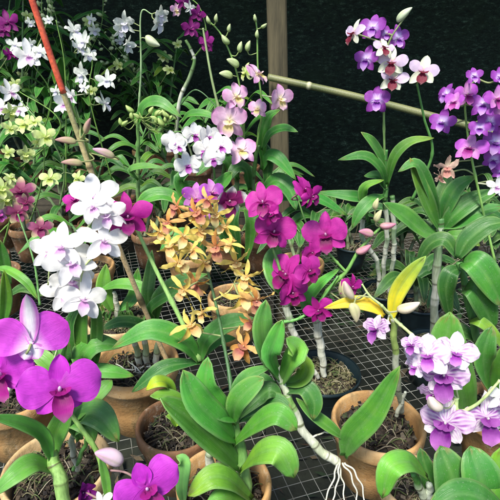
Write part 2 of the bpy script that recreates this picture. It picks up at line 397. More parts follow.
        petal(lb, o3, X, D, Zl, 90, ls * 1.15, ls * .85, grad((0, ci), (.45, ci), (.8, co), (1, lc(co, W_, .15))), .45, .66, .45, bend=-.42, cup=.30, ruf=.10, rnd=r, nt=10, ns=9)
        for sg in (-1, 1):
            petal(lb, o3, X * sg, D, Zl, 48, ls * .55, ls * .5, grad((0, ci), (1, co)), .5, .6, .5, bend=.6, cup=.3, ruf=.04, rnd=r, nt=7, ns=5)
        lb.build('lip', MAT['petal'], fl, s.b)
        return fl
    def bud(s, px, py, Y, size, col=(.60, .62, .30), tipc=(.62, .40, .44), dx=0, dz=1.0, dy=-.2, ratio=1.8):
        p = P(px, py, Y); S = M(size, p) / 2; mb = MB(); ax = Vector((dx, dy, dz)).normalized()
        blob(mb, p, S / ratio * 1.15, ax, ratio * 1.15, col, tipc, 12, 18, .30)
        blob(mb, p - ax * S * .6 + Vector((0, .2, -.5)) * S * .5, S / ratio * .55, ax + Vector((0, 0, -.8)), 1.5, col, col, 6, 8)
        s.pedicel(mb, p - ax * S * .85, -ax, lc(col, (.4, .5, .2), .5), .001)
        s.put(mb, 'bud', 'petal')
    def leaf(s, pts, w, col=(.052, .17, .036), nrm=None, fold=.22, wide=.5, tip=.7, curl=0, base=.35, col2=None, wavy=.05, name='leaf', world=False, twist=0.):
        """pts: base .. tip"""
        pp = [Vector(p) if world else P(*p) for p in pts]
        Wm = w if world else M(w, pp[len(pp) // 2]); Wm /= 2
        n = 18; path = spline(pp, n); mb = MB(); nv = 9
        r = s.r; hue = r.uniform(.85, 1.25); yl = r.uniform(.9, 1.35); c0 = (col[0] * hue * yl * 1.12, col[1] * hue * 1.25, col[2] * hue * .85)
        if col2 is None and r.random() < .10: col2 = (c0[0] * 2.6, c0[1] * 1.35, c0[2] * .7)
        cc = (CAM - pp[len(pp) // 2]).normalized()
        Nn = Vector(nrm).normalized() if nrm else (cc * .75 + Vector((r.uniform(-.25, .25), 0, .55))).normalized()
        pts3 = []; cols = []; uvs = []; L = sum((path[i + 1] - path[i]).length for i in range(n - 1)); ph = r.uniform(0, 6)
        for i, p in enumerate(path):
            t = i / (n - 1); T = (path[min(i + 1, n - 1)] - path[max(i - 1, 0)]).normalized()
            S = T.cross(Nn); S = S.normalized() if S.length > .05 else Vector((1, 0, 0)); Z = S.cross(T).normalized()
            if twist:
                a = twist * (t - .4); S, Z = S * math.cos(a) + Z * math.sin(a), Z * math.cos(a) - S * math.sin(a)
            e = math.log(.5) / math.log(wide)
            wd = math.sin(math.pi * (t ** e)) ** tip if 0 < t < 1 else 0
            if t < .35: wd = max(wd, base * (1 - t * .5))
            wd = max(wd, .03) * Wm
            f = fold * (1.4 - t * .9)
            for j in range(nv):
                q = j / (nv - 1) * 2 - 1
                a = abs(q)
                z = f * (a ** 1.5) * wd - curl * q * q * wd + wavy * Wm * math.sin(t * 11 + ph + q * 1.5) * a * a
                z -= .10 * Wm * math.exp(-(q * 7) ** 2)
                pts3.append(p + S * q * wd + Z * z)
                c = lc(c0, col2, t ** 1.3) if col2 else c0
                if a > .93: c = lc(c, (.26, .42, .16), .45)
                if a < .05: c = lc(c, (.16, .32, .10), .35)
                if t > .93 and r.random() < .35: c = lc(c, (.22, .17, .06), .6)
                cols.append(c); uvs.append((t * L * 8, (q + 1) / 2))
        mb.grid(pts3, cols, n, nv, uvs)
        return s.put(mb, name, 'leaf', None, .0011)
    def roots(s, strands, r=.0022, col=(.66, .66, .58)):
        for st in strands:
            mb = MB(); pp = [P(*p) for p in st]; path = spline(pp, 24)
            ph = s.r.uniform(0, 6)
            path = [q + Vector((math.sin(i * .9 + ph), math.cos(i * .7 + ph), 0)) * .0012 for i, q in enumerate(path)]
            tube(mb, path, lambda u: r * (1 - .45 * u), lambda u: lc(col, (.42, .5, .3), max(0, u - .85) * 5), 7)
            s.put(mb, 'root', 'stem')

# ------------------------------------------------------------------ pots
def lathe(mb, prof, c, n=56, col=(1, 1, 1), wob=0, seed=0):
    pts = []; cols = []
    for (r, z) in prof:
        for j in range(n):
            a = 2 * math.pi * j / n; rr = r * (1 + wob * math.sin(2 * a + seed) + wob * .5 * math.sin(3 * a + seed * 2))
            pts.append(c + Vector((math.cos(a) * rr, math.sin(a) * rr, z + wob * .03 * math.sin(a + seed)))); cols.append(col)
    mb.grid(pts, cols, len(prof), n, None, True)
def pot(px, py, dia, label, mat='clay', h=.115, zb=BENCH, group='pots standing on the wire mesh', mix='bark', loc=None, detail=1, soil=None):
    c = G(px, py, zb + h) if loc is None else Vector(loc) + Vector((0, 0, h))
    c = Vector((c.x, c.y, zb + .0035)); ro = dia / 2; rb = ro * .70
    root = empty('flower_pot' if mat != 'plastic' else 'plastic_pot', c); tag(root, label, 'plant pot', group)
    sd = R.uniform(0, 6); mb = MB(); th = .0062 if mat != 'plastic' else .002; rimh = .026 if mat != 'plastic' else .012
    lip = .0045 if mat != 'plastic' else .003
    prof = [(.006, 0), (rb * .6, 0), (rb - .003, 0), (rb, .002), (rb + (ro - lip - rb) * .5, (h - rimh) * .5), (ro - lip, h - rimh - .001), (ro - .001, h - rimh + .002), (ro, h - rimh + .006), (ro + .0005, h - .006), (ro - .001, h - .0015), (ro - .003, h), (ro - th + .001, h - .0008), (ro - th - .001, h - .004), (ro - th - .004, h - .03), (rb - th, .012), (.004, .012)]
    lathe(mb, prof, c, 64, (1, 1, 1), .006 if mat != 'plastic' else .002, sd)
    mb.build('pot_wall', MAT[mat], root, c)
    # potting mix: lumpy surface and loose chunks
    zs = (soil if soil else h * .80); rs = ro - th - .004 - (h - zs) * .1
    r = random.Random(int(sd * 1000)); sm = MB()
    rings = 12; n = 30; pts = []; cols = []
    for i in range(rings):
        rr = rs * (i / (rings - 1)) + .0005
        for j in range(n):
            a = 2 * math.pi * j / n; z = zs + .007 * noise.noise(Vector((math.cos(a) * rr, math.sin(a) * rr, sd)) * 60) + (.004 if i < rings - 2 else -.004)
            pts.append(c + Vector((math.cos(a) * rr, math.sin(a) * rr, z))); g = r.uniform(.5, 1.2)
            cols.append((.032 * g, .022 * g, .014 * g))
    sm.grid(pts, cols, rings, n, None, True)
    pal = [(.022, .015, .010), (.035, .024, .014), (.014, .011, .009), (.014, .011, .009), (.06, .042, .026), (.03, .045, .014), (.12, .10, .07)]
    if mix == 'moss': pal = [(.08, .08, .03), (.12, .12, .045), (.05, .045, .02), (.16, .14, .07), (.05, .07, .02), (.16, .15, .08)]
    for _ in range(int(520 * detail)):
        a = r.uniform(0, 6.283); rr = rs * math.sqrt(r.random()) * .95; z = zs + r.uniform(.001, .010)
        q = c + Vector((math.cos(a) * rr, math.sin(a) * rr, z)); s1 = r.uniform(.0010, .0040)
        rot = Matrix.Rotation(r.uniform(0, 6.28), 3, Vector((r.uniform(-1, 1), r.uniform(-1, 1), r.uniform(-1, 1) + .1)).normalized())
        ex, ey, ez = r.uniform(.5, 1.6), r.uniform(.5, 1.1), r.uniform(.35, .8)
        vs = [q + rot @ Vector((x * s1 * ex * r.uniform(.5, 1.2), y * s1 * ey * r.uniform(.5, 1.2), zz * s1 * ez * r.uniform(.5, 1.2))) for x in (-1, 1) for y in (-1, 1) for zz in (-1, 1)]
        sm.poly(vs, [(0, 1, 3, 2), (4, 6, 7, 5), (0, 4, 5, 1), (2, 3, 7, 6), (0, 2, 6, 4), (1, 5, 7, 3)], r.choice(pal))
    for _ in range(int(46 * detail)):
        a = r.uniform(0, 6.283); rr = rs * math.sqrt(r.random()) * .85
        q = c + Vector((math.cos(a) * rr, math.sin(a) * rr, zs + .008)); d = Vector((r.uniform(-1, 1), r.uniform(-1, 1), 0)).normalized() * r.uniform(.006, .02)
        colr = r.choice([(.30, .26, .18), (.20, .19, .10), (.10, .14, .04), (.12, .09, .05)])
        tube(sm, spline([q - d, q + Vector((0, 0, r.uniform(.002, .012))), q + d], 6), lambda u: .0007, lambda u: colr, 4)
    sm.build('potting_mix', MAT['soil'], root, c, smooth=False)
    return c + Vector((0, 0, zs))
# ------------------------------------------------------------------ the setting
def sheet(name, x0, x1, y0, y1, z, mat, n=2, kind='structure', amp=0):
    mb = MB(); pts = []; 
    for i in range(n):
        for j in range(n):
            x = x0 + (x1 - x0) * j / (n - 1); y = y0 + (y1 - y0) * i / (n - 1)
            pts.append(Vector((x, y, z + amp * noise.noise(Vector((x * 1.7, y * 1.7, 3))))))
    mb.grid(pts, [(1, 1, 1)] * len(pts), n, n)
    o = mb.build(name, MAT[mat]); tag(o, kind=kind); return o
sheet('ground', -60, 60, -40, 80, 0, 'ground', 140, amp=.03)

# leaf litter and clods lying on the earth under and behind the bench
lb = MB(); r = random.Random(4)
for _ in range(1500):
    x = r.uniform(-1.8, 2.2); y = r.uniform(.2, 2.75); a = r.uniform(0, 6.28); L = r.uniform(.012, .04); w = L * r.uniform(.25, .5)
    c = Vector((x, y, r.uniform(.02, .05))); d = Vector((math.cos(a), math.sin(a), r.uniform(-.3, .5))) * L; s_ = Vector((-math.sin(a), math.cos(a), r.uniform(-.4, .4))) * w
    lb.poly([c - d, c - d * .2 + s_, c + d, c - d * .2 - s_], [(0, 1, 2, 3)], r.choice([(.05, .03, .014), (.03, .02, .012), (.09, .065, .035), (.02, .04, .014), (.012, .025, .012), (.02, .02, .012)]))
tag(lb.build('leaf_litter', MAT['soil'], smooth=False), kind='stuff')

# shade cloth behind everything
mb = MB(); pts = []; nx, ny = 90, 40
for i in range(ny):
    for j in range(nx):
        x = -3.6 + 7.6 * j / (nx - 1); z = .01 + 3.4 * i / (ny - 1)
        pts.append(Vector((x, 2.80 + .045 * math.sin(x * 2.3 + z * .7) + .022 * math.sin(x * 7.1 + .8 * math.sin(z * 2)) + .02 * noise.noise(Vector((x * 2, z * 2, 0))) + .012 * math.sin(z * 9 + x), z)))
mb.grid(pts, [(1, 1, 1)] * len(pts), ny, nx)
o = mb.build('shade_cloth', MAT['net'], org=Vector((0, 2.78, 0)), solid=.003)
tag(o, 'dark green black woven shade cloth hanging behind the orchids', 'shade cloth')
mb = MB(); pts = []  # cloth above the view, added to keep sun off the rear
for i in range(24):
    for j in range(40):
        y = 1.38 + 1.47 * i / 23; x = -3.6 + 7.6 * j / 39
        pts.append(Vector((x, y, 2.60 - .04 * math.sin(math.pi * i / 23) - .02 * math.sin(x * 3))))
mb.grid(pts, [(1, 1, 1)] * len(pts), 24, 40)
o = mb.build('shade_cloth', MAT['net'], org=Vector((0, 1.9, 2.6)), solid=.003)
tag(o, 'unseen overhead shade cloth added to darken the rear orchids and the post', 'shade cloth')

# timber post and bamboo rail
mb = MB(); a = P(275, -60, 1.92); b = P(283, 300, 1.92); wd = M(15.5, b) / 2
b = a + (b - a) * ((a.z - 0) / (a.z - b.z)); up = (a - b).normalized(); a2 = a + up * ((2.55 - a.z) / up.z)
n = 40; pts = []; cols = []
for i in range(n):
    t = i / (n - 1); c = b.lerp(a2, t)
    for (sx, sy) in ((-1, -.8), (-.8, -1), (.8, -1), (1, -.8), (1, .8), (.8, 1), (-.8, 1), (-1, .8)):
        k = 1 + .04 * noise.noise(Vector((t * 12, sx, sy)))
        pts.append(c + Vector((sx * wd * k, sy * .028 * k, 0))); cols.append((1, 1, 1))
mb.grid(pts, cols, n, 8, None, True)
mb.f.append(tuple(range(8))[::-1]); mb.f.append(tuple(range(len(pts) - 8, len(pts))))
o = mb.build('post', MAT['wood'], org=b); tag(o, 'weathered upright square timber post in front of the dark shade cloth', 'post')
mb = MB(); path = spline([P(268, 77, 1.86), P(350, 95, 1.80), P(440, 118, 1.72), P(560, 150, 1.60)], 90)
def brf(u):
    k = (u * 4 + .33) % 1; return .0125 * (1.18 if k < .02 or k > .985 else 1) 
tube(mb, path, brf, lambda u: (.6, .58, .36) if (u * 4 + .33) % 1 < .025 else lc((.12, .145, .055), (.20, .21, .09), .5 + .5 * math.sin(u * 25)), 14)
o = mb.build('bamboo_rail', MAT['bamboo'], org=path[0]); tag(o, 'greenish bamboo rail running from the timber post behind the violet orchids', 'rail')

# mesh bench ------------------------------------------------------
bench = empty('mesh_bench', (0, .9, 0)); tag(bench, 'low growing bench topped with square galvanised wire mesh', 'bench')
org = Vector((0, .9, 0))
def wires(name, x0, x1, y0, y1, ang, z, skip=None, pitch=.0228):
    mb = MB(); a = rad(ang); cx, cy = (x0 + x1) / 2, (y0 + y1) / 2; D = math.hypot(x1 - x0, y1 - y0) / 2
    for lay, (dx, dy) in enumerate(((math.cos(a), math.sin(a)), (-math.sin(a), math.cos(a)))):
        px, py = -dy, dx; k = int(D / pitch) + 1
        for i in range(-k, k + 1):
            run = []
            steps = int(2 * D / .05)
            jit = R.uniform(-.0012, .0012)
            for j in range(steps + 1):
                u = -D + 2 * D * j / steps
                x = cx + px * (i * pitch + jit) + dx * u; y = cy + py * (i * pitch + jit) + dy * u
                ok = x0 <= x <= x1 and y0 <= y <= y1 and not (skip and skip[0] < x < skip[1] and skip[2] < y < skip[3])
                if ok:
                    x += .0022 * math.sin(y * 9 + x * 5 + i * .05); y += .0022 * math.sin(x * 8 + 1)
                    zz = z + .004 * math.sin(x * 6 + 1) * math.sin(y * 7) - .003 + lay * .0017
                    run.append(Vector((x, y, zz)))
                if (not ok or j == steps) and run:
                    if len(run) > 1: tube(mb, run, lambda u: .00062, lambda u: (1, 1, 1), 5)
                    run = []
    mb.build(name, MAT['wire'], bench, org)
wires('wire_mesh', -1.15, 1.35, .10, 1.66, 18, BENCH - .002, skip=(-1.2, -.42, 1.05, 1.7))
wires('wire_mesh', -1.15, -.40, 1.03, 1.66, -16, BENCH + .003)
def box(mb, x0, x1, y0, y1, z0, z1, col=(1, 1, 1)):
    vs = [Vector((x, y, z)) for x in (x0, x1) for y in (y0, y1) for z in (z0, z1)]
    mb.poly(vs, [(0, 1, 3, 2), (4, 6, 7, 5), (0, 4, 5, 1), (2, 3, 7, 6), (0, 2, 6, 4), (1, 5, 7, 3)], col)
mb = MB(); zt = BENCH - .012
box(mb, -1.2, 1.4, .06, .10, zt - .06, zt); box(mb, -1.2, 1.4, 1.66, 1.70, zt - .06, zt)
box(mb, -1.2, -1.16, .102, 1.658, zt - .06, zt); box(mb, 1.36, 1.4, .102, 1.658, zt - .06, zt)
mb.build('frame', MAT['frame'], bench, org, smooth=False)
for x in (-1.14, 1.32):
    for y in (.104, 1.61):
        mb = MB(); box(mb, x, x + .036, y, y + .036, 0, zt - .003); mb.build('leg', MAT['frame'], bench, org, smooth=False)
# rear timber staging, on the left
RB = .80
st = empty('plant_staging', (-.9, 2.2, 0)); tag(st, 'slatted timber staging under the rear rows of orchids', 'bench'); o2 = Vector((-.9, 2.2, 0))
mb = MB()
for i in range(9): box(mb, -2.1, .12, 1.80 + i * .092, 1.87 + i * .092, RB - .022, RB)
mb.build('slatted_top', MAT['frame'], st, o2, smooth=False)
mb = MB(); box(mb, -2.1, .12, 1.80, 1.84, RB - .09, RB - .025); box(mb, -2.1, .12, 2.56, 2.60, RB - .09, RB - .025); mb.build('frame', MAT['frame'], st, o2, smooth=False)
for x in (-2.08, .06):
    for y in (1.846, 2.514):
        mb = MB(); box(mb, x, x + .045, y, y + .04, 0, RB - .027); mb.build('leg', MAT['frame'], st, o2, smooth=False)

# ------------------------------------------------------------------ pots
pA = pot(378, 421, .140, 'orange terracotta pot of dark bark at the front right, beside the black pot')
pB = pot(323, 372, .134, 'black plastic pot of mossy mix holding two whitish canes', 'plastic', .108, mix='moss', group=None)
pC = pot(136, 362, .150, 'terracotta pot under the leaning stake with white roots over its bark', 'clay', .128)
pD = pot(176, 424, .122, 'shade-toned grimy terracotta pot just left of the big glossy leaf rosette', 'clay_dark', .11)
pE = pot(224, 482, .124, 'terracotta pot cut by the bottom edge under the big glossy leaf rosette', 'clay')
pF = pot(57, 467, .143, 'pale wide terracotta pot under the largest purple bloom', 'clay_pale')
pG = pot(12, 391, .140, 'terracotta pot at the left edge behind the purple blooms', 'clay')
pH = pot(120, 318, .142, 'weedy terracotta pot behind the one with white roots', 'clay_pale', mix='moss', soil=.104)
pI = pot(190, 252, .135, 'brownish terracotta pot behind the top of the yellow flower spray', 'clay')
pI2 = pot(234, 296, .120, 'small brown terracotta pot hidden among the lower yellow flowers', 'clay')
pJ = pot(300, 262, .128, 'terracotta pot behind the magenta flowers left of the timber post', 'clay')
pK = pot(418, 484, .098, 'small pale terracotta pot at the bottom edge right of the front pot', 'clay_pale')
pL = pot(88, 266, .135, 'terracotta pot behind the white flower spray', 'clay')
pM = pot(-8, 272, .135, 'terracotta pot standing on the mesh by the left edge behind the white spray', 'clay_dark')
pN = pot(384, 290, .11, 'dark plastic pot under the tall maroon and white orchid', 'plastic', .09, mix='moss', group=None)
pO = pot(436, 345, .12, 'dark plastic pot under the thick ringed cane on the right', 'plastic', .09, mix='bark', group=None)
pQ = pot(505, 408, .13, 'terracotta pot at the right edge hidden under broad leaves', 'clay')
pS = pot(232, 232, .13, 'terracotta pot behind the hooded flower under the pale pink orchid', 'clay_dark')

# ------------------------------------------------------------------ stake
st = empty('plant_stake', P(170, 368, .705)); tag(st, 'long leaning plant stake, tan bamboo below and painted red above', 'stake'); so = P(170, 368, .705)
low = [P(172, 372, .70), P(150, 322, .675), P(122, 255, .655), P(97, 188, .635), P(80, 140, .625), P(63, 92, .615)]
mb = MB(); path = spline(low, 70)
def sk(u): return abs(u - .27) < .016 or abs(u - .68) < .012
tube(mb, path, lambda u: .0042 * (1 - .18 * u) * (1.35 if sk(u) else 1), lambda u: (.14, .11, .05) if sk(u) else lc((.86, .62, .32), (.44, .40, .18), min(1, max(0, (u - .5) * 3))), 10)
mb.build('bamboo_cane', MAT['bamboo'], st, so)
mb = MB(); path = spline([P(63.5, 93, .6145), P(48, 48, .606), P(32, 0, .598), P(26, -20, .595)], 30)
tube(mb, path, lambda u: .0037, lambda u: lc((.85, .16, .075), (.70, .10, .055), .5 + .5 * math.sin(u * 23)), 10)
mb.build('red_sleeve', MAT['paint'], st, so)

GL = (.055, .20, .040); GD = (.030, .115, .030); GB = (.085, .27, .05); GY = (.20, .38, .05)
# ------------------------------------------------------------------ F: lower left purple orchid
p = Plant(pF, 'orchid with the largest flat purple blooms in the pale pot at the lower left', seed=1)
Y = .45
p.cane([(66, 510, .42), (60, 480, .43), (54, 462, .44), (52, 452, .445)], .0085, .0060, (.22, .40, .10), (.26, .44, .13), 3)
p.cane([(78, 470, .475), (72, 445, .475), (76, 425, .47)], .004, .003, (.25, .30, .2), (.35, .36, .3), 5)
p.cane([(74, 470, .475), (84, 448, .47), (88, 436, .46)], .0028, .0022, GB, (.1, .25, .07), 4)
p.leaf([(52, 462, .44), (44, 438, .43), (22, 424, .41), (-12, 416, .39)], 17, (.10, .30, .07), fold=.35)
p.leaf([(53, 470, .44), (34, 464, .42), (14, 476, .40), (-8, 496, .385)], 24, (.075, .25, .055), wide=.45)
p.leaf([(54, 460, .445), (54, 440, .45), (62, 420, .45), (72, 396, .45)], 21, (.08, .25, .06), nrm=(.2, -1, .3))
p.leaf([(74, 432, .46), (86, 414, .45), (102, 418, .43), (119, 442, .42)], 30, (.055, .185, .055), tip=.6, wide=.45)
p.leaf([(80, 440, .46), (74, 420, .46), (88, 426, .45), (93, 444, .445)], 22, (.06, .21, .05))
p.leaf([(66, 428, .46), (88, 404, .46), (104, 388, .47), (112, 380, .48)], 18, GB)
p.spike([(112, 512, .38), (104, 476, .39), (96, 450, .395), (78, 424, .40), (64, 405, .41), (52, 388, .42), (20, 360, .43), (-5, 350, .43)], .0026, (.22, .40, .09))
p.flower(59, 388, .395, 80, 'purple', yaw=4, pitch=30, roll=-4, lipk=1.0)
p.flower(2, 372, .415, 72, 'purple', yaw=-28, pitch=20, roll=6)
p.flower(146, 487, .355, 72, 'purple', yaw=12, pitch=24, roll=8)
p.flower(31, 344, .42, 68, 'ribbon', yaw=182, pitch=-20, roll=0, lipk=.5)
p.bud(110, 455, .385, 24, (.80, .74, .72), (.72, .40, .60), dx=-.7, dz=.6)
p.flower(82, 492, .40, 34, 'dusk', yaw=30, pitch=10, open_=.4)
p.flower(101, 503, .37, 26, 'white', yaw=10, pitch=30)
p.leaf([(110, 512, .38), (106, 480, .385), (100, 455, .39)], 9, GB)

# G: orchid in the left edge pot
p = Plant(pG, 'leafy orchid in the left edge terracotta pot, behind the purple blooms', seed=2)
p.cane([(8, 396, .64), (14, 372, .62), (24, 350, .61)], .004, .0035, GB, (.6, .6, .5), 5, .6)
p.leaf([(24, 352, .61), (40, 356, .60), (54, 370, .59), (60, 384, .585)], 17, GB)
p.leaf([(22, 352, .61), (14, 350, .60), (0, 362, .59), (-14, 384, .58)], 16, GL)
p.leaf([(24, 350, .61), (44, 342, .62), (56, 348, .62), (62, 366, .61)], 12, (.10, .26, .08))
p.spike([(50, 372, .60), (58, 345, .60), (57, 330, .61)], .0012, (.45, .55, .3))

# between: dark strap leaves left of the white roots pot
p = Plant(G(84, 372, BENCH + .01), 'clump of upright dark strap leaves below the white flower spray', name='leafy_orchid', seed=3)
for pts, w, c in [
    (([(88, 378, .62), (72, 356, .61), (70, 325, .60), (84, 298, .60)]), 15, GD), (([(90, 378, .62), (82, 350, .605), (82, 318, .60), (90, 292, .60)]), 14, GL),
    (([(92, 378, .62), (96, 350, .61), (97, 320, .60), (92, 294, .60)]), 13, GD), (([(86, 380, .62), (76, 366, .60), (66, 362, .59), (68, 340, .59)]), 17, GD),
    (([(92, 378, .62), (82, 358, .60), (96, 344, .60), (124, 346, .61)]), 24, GL), (([(84, 384, .61), (94, 372, .60), (112, 372, .60), (134, 376, .61)]), 16, GB)]:
    p.leaf(pts, w, c)

# C: white orchid spray with roots, tied to the stake
p = Plant(pC, 'orchid with a cascade of pure white blooms tied along the leaning stake', seed=4)
for (x, x2) in ((138, 134), (146, 145), (156, 160)):
    p.cane([(x + 2, 370, .72), (x, 356, .71), (x2, 338, .70)], .0052, .0048, (.32, .42, .24), (.58, .62, .50), 3, .5)
p.leaf([(154, 338, .70), (140, 325, .69), (120, 322, .68), (100, 330, .67)], 14, GD)
R2 = random.Random(9)
st_ = []
for i in range(11):
    x = 146 + R2.uniform(-8, 12); a = R2.choice([-1, 1]); st_.append([(x, 368 + R2.uniform(-3, 3), .705), (x + a * R2.uniform(8, 16), 374 + R2.uniform(-5, 6), .693), (x + a * R2.uniform(16, 34), 370 + R2.uniform(-10, 12), .70)])
p.roots(st_, .0017)
p.spike([(160, 340, .71), (141, 300, .70), (121, 255, .68), (106, 208, .655), (94, 172, .64), (82, 130, .632), (68, 98, .625)], .0024, (.20, .30, .07), (.20, .36, .07))
p.spike([(104, 208, .62), (92, 222, .60), (74, 244, .59), (52, 262, .585), (48, 285, .58)], .0014, (.4, .5, .22))
p.spike([(110, 228, .62), (100, 250, .59), (84, 268, .58), (78, 300, .575)], .0014, (.4, .5, .22))
for a in [(95, 196, 50, 8, 0), (106, 214, 40, -10, 10), (103, 240, 46, 14, -8), (62, 246, 44, -14, 0), (70, 262, 46, 6, 12), (52, 252, 40, -20, -12), (66, 290, 44, -8, 5), (84, 298, 46, 14, -14), (92, 206, 38, -20, 20), (72, 280, 42, 12, 0)]:
    p.flower(a[0], a[1], .60 - R2.uniform(0, .035), a[2] * 1.13, 'white', yaw=a[3], roll=a[4])
for b in [(66, 140, 20, -1, .15), (72, 162, 20, -1, .1), (87, 126, 18, .5, 1), (104, 152, 22, -.6, .3)]:
    p.bud(b[0], b[1], .595, b[2] * .78, (.46, .44, .20), (.52, .26, .28) if b[0] != 104 else (.74, .40, .60), dx=b[3], dz=b[4], ratio=2.7)

# H: weedy pot
p = Plant(pH, 'pale short cane with a tuft of small leaves in the weedy pot', seed=5)
p.cane([(118, 325, .87), (117, 306, .86), (114, 292, .85)], .0055, .004, (.5, .52, .42), (.55, .56, .46), 4, .3)
for i in range(34):
    x = 96 + R2.uniform(0, 46); y0 = 326 + R2.uniform(-10, 10); d = R2.uniform(-9, 9)
    p.leaf([(x, y0, .86), (x + d * .5, y0 - R2.uniform(5, 9), .855), (x + d, y0 - R2.uniform(8, 18), .85)], 3.0, (.06, .17, .05))
p.leaf([(112, 312, .86), (104, 290, .86), (106, 264, .87)], 16, GB)
p.leaf([(118, 312, .86), (134, 296, .87), (138, 268, .88)], 14, GL)
p.leaf([(100, 290, .86), (120, 284, .84), (142, 288, .83), (162, 304, .82)], 13, GB)

# magenta star orchid, centre left, with the bright stem
p = Plant(G(196, 352, BENCH + .01), 'orchid with one deep magenta star bloom on a bright straight stem', name='orchid', seed=6)
p.spike([(200, 360, .60), (180, 318, .61), (158, 274, .62), (140, 236, .63), (134, 222, .635)], .0032, (.30, .52, .16), (.34, .60, .18))
p.flower(128, 216, .60, 50, 'star', yaw=4, roll=4); p.flower(76, 200, .66, 30, 'star', yaw=-36, roll=20)
p.spike([(134, 222, .635), (110, 206, .65), (82, 196, .67)], .0012)
p.leaf([(200, 362, .60), (184, 342, .59), (150, 330, .58), (112, 348, .575)], 24, (.05, .19, .04))
p.leaf([(200, 362, .60), (170, 366, .58), (152, 376, .57), (132, 392, .565)], 17, GD)
p.leaf([(200, 362, .60), (206, 340, .60), (232, 322, .60), (262, 322, .60)], 20, (.05, .18, .045))
p.leaf([(200, 362, .60), (202, 352, .61), (218, 340, .62), (236, 338, .63)], 14, GL)
p.leaf([(158, 325, .70), (148, 300, .70), (150, 275, .71), (152, 250, .72)], 13, GD)
p.leaf([(154, 330, .69), (158, 300, .69), (178, 282, .69), (208, 274, .69)], 16, (.07, .22, .05))
p.leaf([(156, 330, .69), (150, 310, .68), (168, 296, .67), (186, 290, .67)], 12, GL)

# D pot: small seedling
p = Plant(pD, 'small yellow green seedling shoot in the shade-toned grimy pot', name='orchid_seedling', seed=7)
p.leaf([(176, 426, .56), (172, 418, .555), (166, 416, .55)], 8, (.32, .52, .10)); p.leaf([(176, 426, .56), (182, 420, .555), (188, 424, .55)], 7, (.28, .48, .08)); p.leaf([(174, 426, .56), (178, 414, .56), (174, 408, .555)], 6, (.3, .5, .1))

# E: big rosette with the yellow spray
p = Plant(pE, 'orchid with a big glossy leaf rosette and a spray of curled yellow blooms', seed=8)
p.cane([(210, 488, .47), (209, 470, .465), (210, 452, .46)], .0058, .005, (.36, .44, .28), (.52, .56, .44), 4, .3)
p.cane([(246, 500, .45), (244, 470, .45), (238, 440, .455), (232, 412, .46)], .008, .0055, (.14, .32, .07), (.18, .36, .10), 4)
L = p.leaf
L([(242, 470, .45), (222, 448, .425), (192, 420, .41), (160, 398, .40)], 33, (.055, .20, .038), fold=.16, tip=.6, wide=.52)
L([(236, 440, .45), (220, 424, .425), (198, 402, .415), (183, 370, .42)], 33, (.058, .215, .042), fold=.18, tip=.55)
L([(236, 420, .45), (220, 408, .435), (206, 388, .43), (208, 357, .44)], 26, (.060, .22, .045), fold=.2, tip=.55)
L([(232, 424, .45), (236, 404, .435), (248, 390, .43), (264, 378, .43)], 24, (.075, .25, .05), col2=(.09, .28, .06), fold=.25, tip=.55, wide=.55)
L([(232, 446, .45), (256, 424, .42), (278, 414, .405), (297, 430, .40)], 24, (.085, .29, .05), fold=.12, tip=.5, wide=.6)
L([(240, 472, .44), (258, 454, .40), (280, 452, .385), (294, 478, .38)], 29, (.14, .36, .05), fold=.1, tip=.5, wide=.62, col2=(.10, .30, .05))
L([(176, 398, .46), (168, 384, .45), (156, 382, .44), (146, 390, .44)], 14, (.16, .38, .05)); L([(190, 405, .45), (170, 396, .44), (150, 396, .43)], 14, (.12, .33, .05))
L([(252, 500, .44), (230, 480, .41), (210, 478, .40), (188, 496, .39)], 25, (.08, .26, .045), tip=.55)
L([(252, 510, .43), (226, 498, .40), (206, 504, .39)], 20, GB)
L([(236, 420, .47), (262, 412, .48), (276, 402, .48), (292, 410, .47)], 22, GD)
L([(236, 420, .47), (258, 398, .49), (270, 390, .49), (282, 396, .49)], 20, GD)
L([(184, 506, .43), (182, 486, .42), (184, 462, .42), (176, 456, .42)], 14, (.20, .42, .16))
L([(232, 412, .46), (236, 395, .47), (248, 376, .48), (272, 366, .48)], 16, GL)
p.spike([(232, 420, .46), (230, 380, .50), (224, 345, .53), (216, 305, .555), (208, 272, .575), (202, 240, .585), (196, 210, .59)], .0022, (.045, .13, .045), (.08, .16, .05))
p.spike([(214, 300, .556), (230, 290, .57), (240, 270, .575)], .0011, (.5, .45, .15))
p.spike([(206, 262, .58), (190, 250, .58), (172, 236, .585)], .0011, (.5, .45, .15))
ys = [(177, 206, 'amber', 32), (196, 212, 'amber', 34), (168, 222, 'amber', 28), (202, 230, 'yellow', 36), (216, 214, 'yellow', 30), (184, 236, 'yellow', 36), (170, 244, 'yellow', 34),
      (160, 232, 'yellow', 28), (216, 246, 'amber', 38), (178, 262, 'yellow', 34), (226, 226, 'yellow', 28), (196, 282, 'amber', 34), (184, 290, 'yellow', 32), (204, 262, 'yellow', 28),
      (236, 262, 'yellow', 36), (246, 276, 'yellow', 32), (242, 296, 'yellow', 36), (256, 300, 'amber', 34), (190, 325, 'yellow', 38), (202, 312, 'yellow', 28), (244, 346, 'amber', 38), (252, 322, 'amber', 28), (208, 200, 'amber', 26), (192, 250, 'yellow', 28), (230, 244, 'yellow', 24)]
for x, y, k, s in ys: p.flower(x, y, .545 + R2.uniform(-.02, .04), s * .97, k, yaw=R2.uniform(-45, 45), pitch=R2.uniform(-10, 45), roll=R2.uniform(-50, 50))

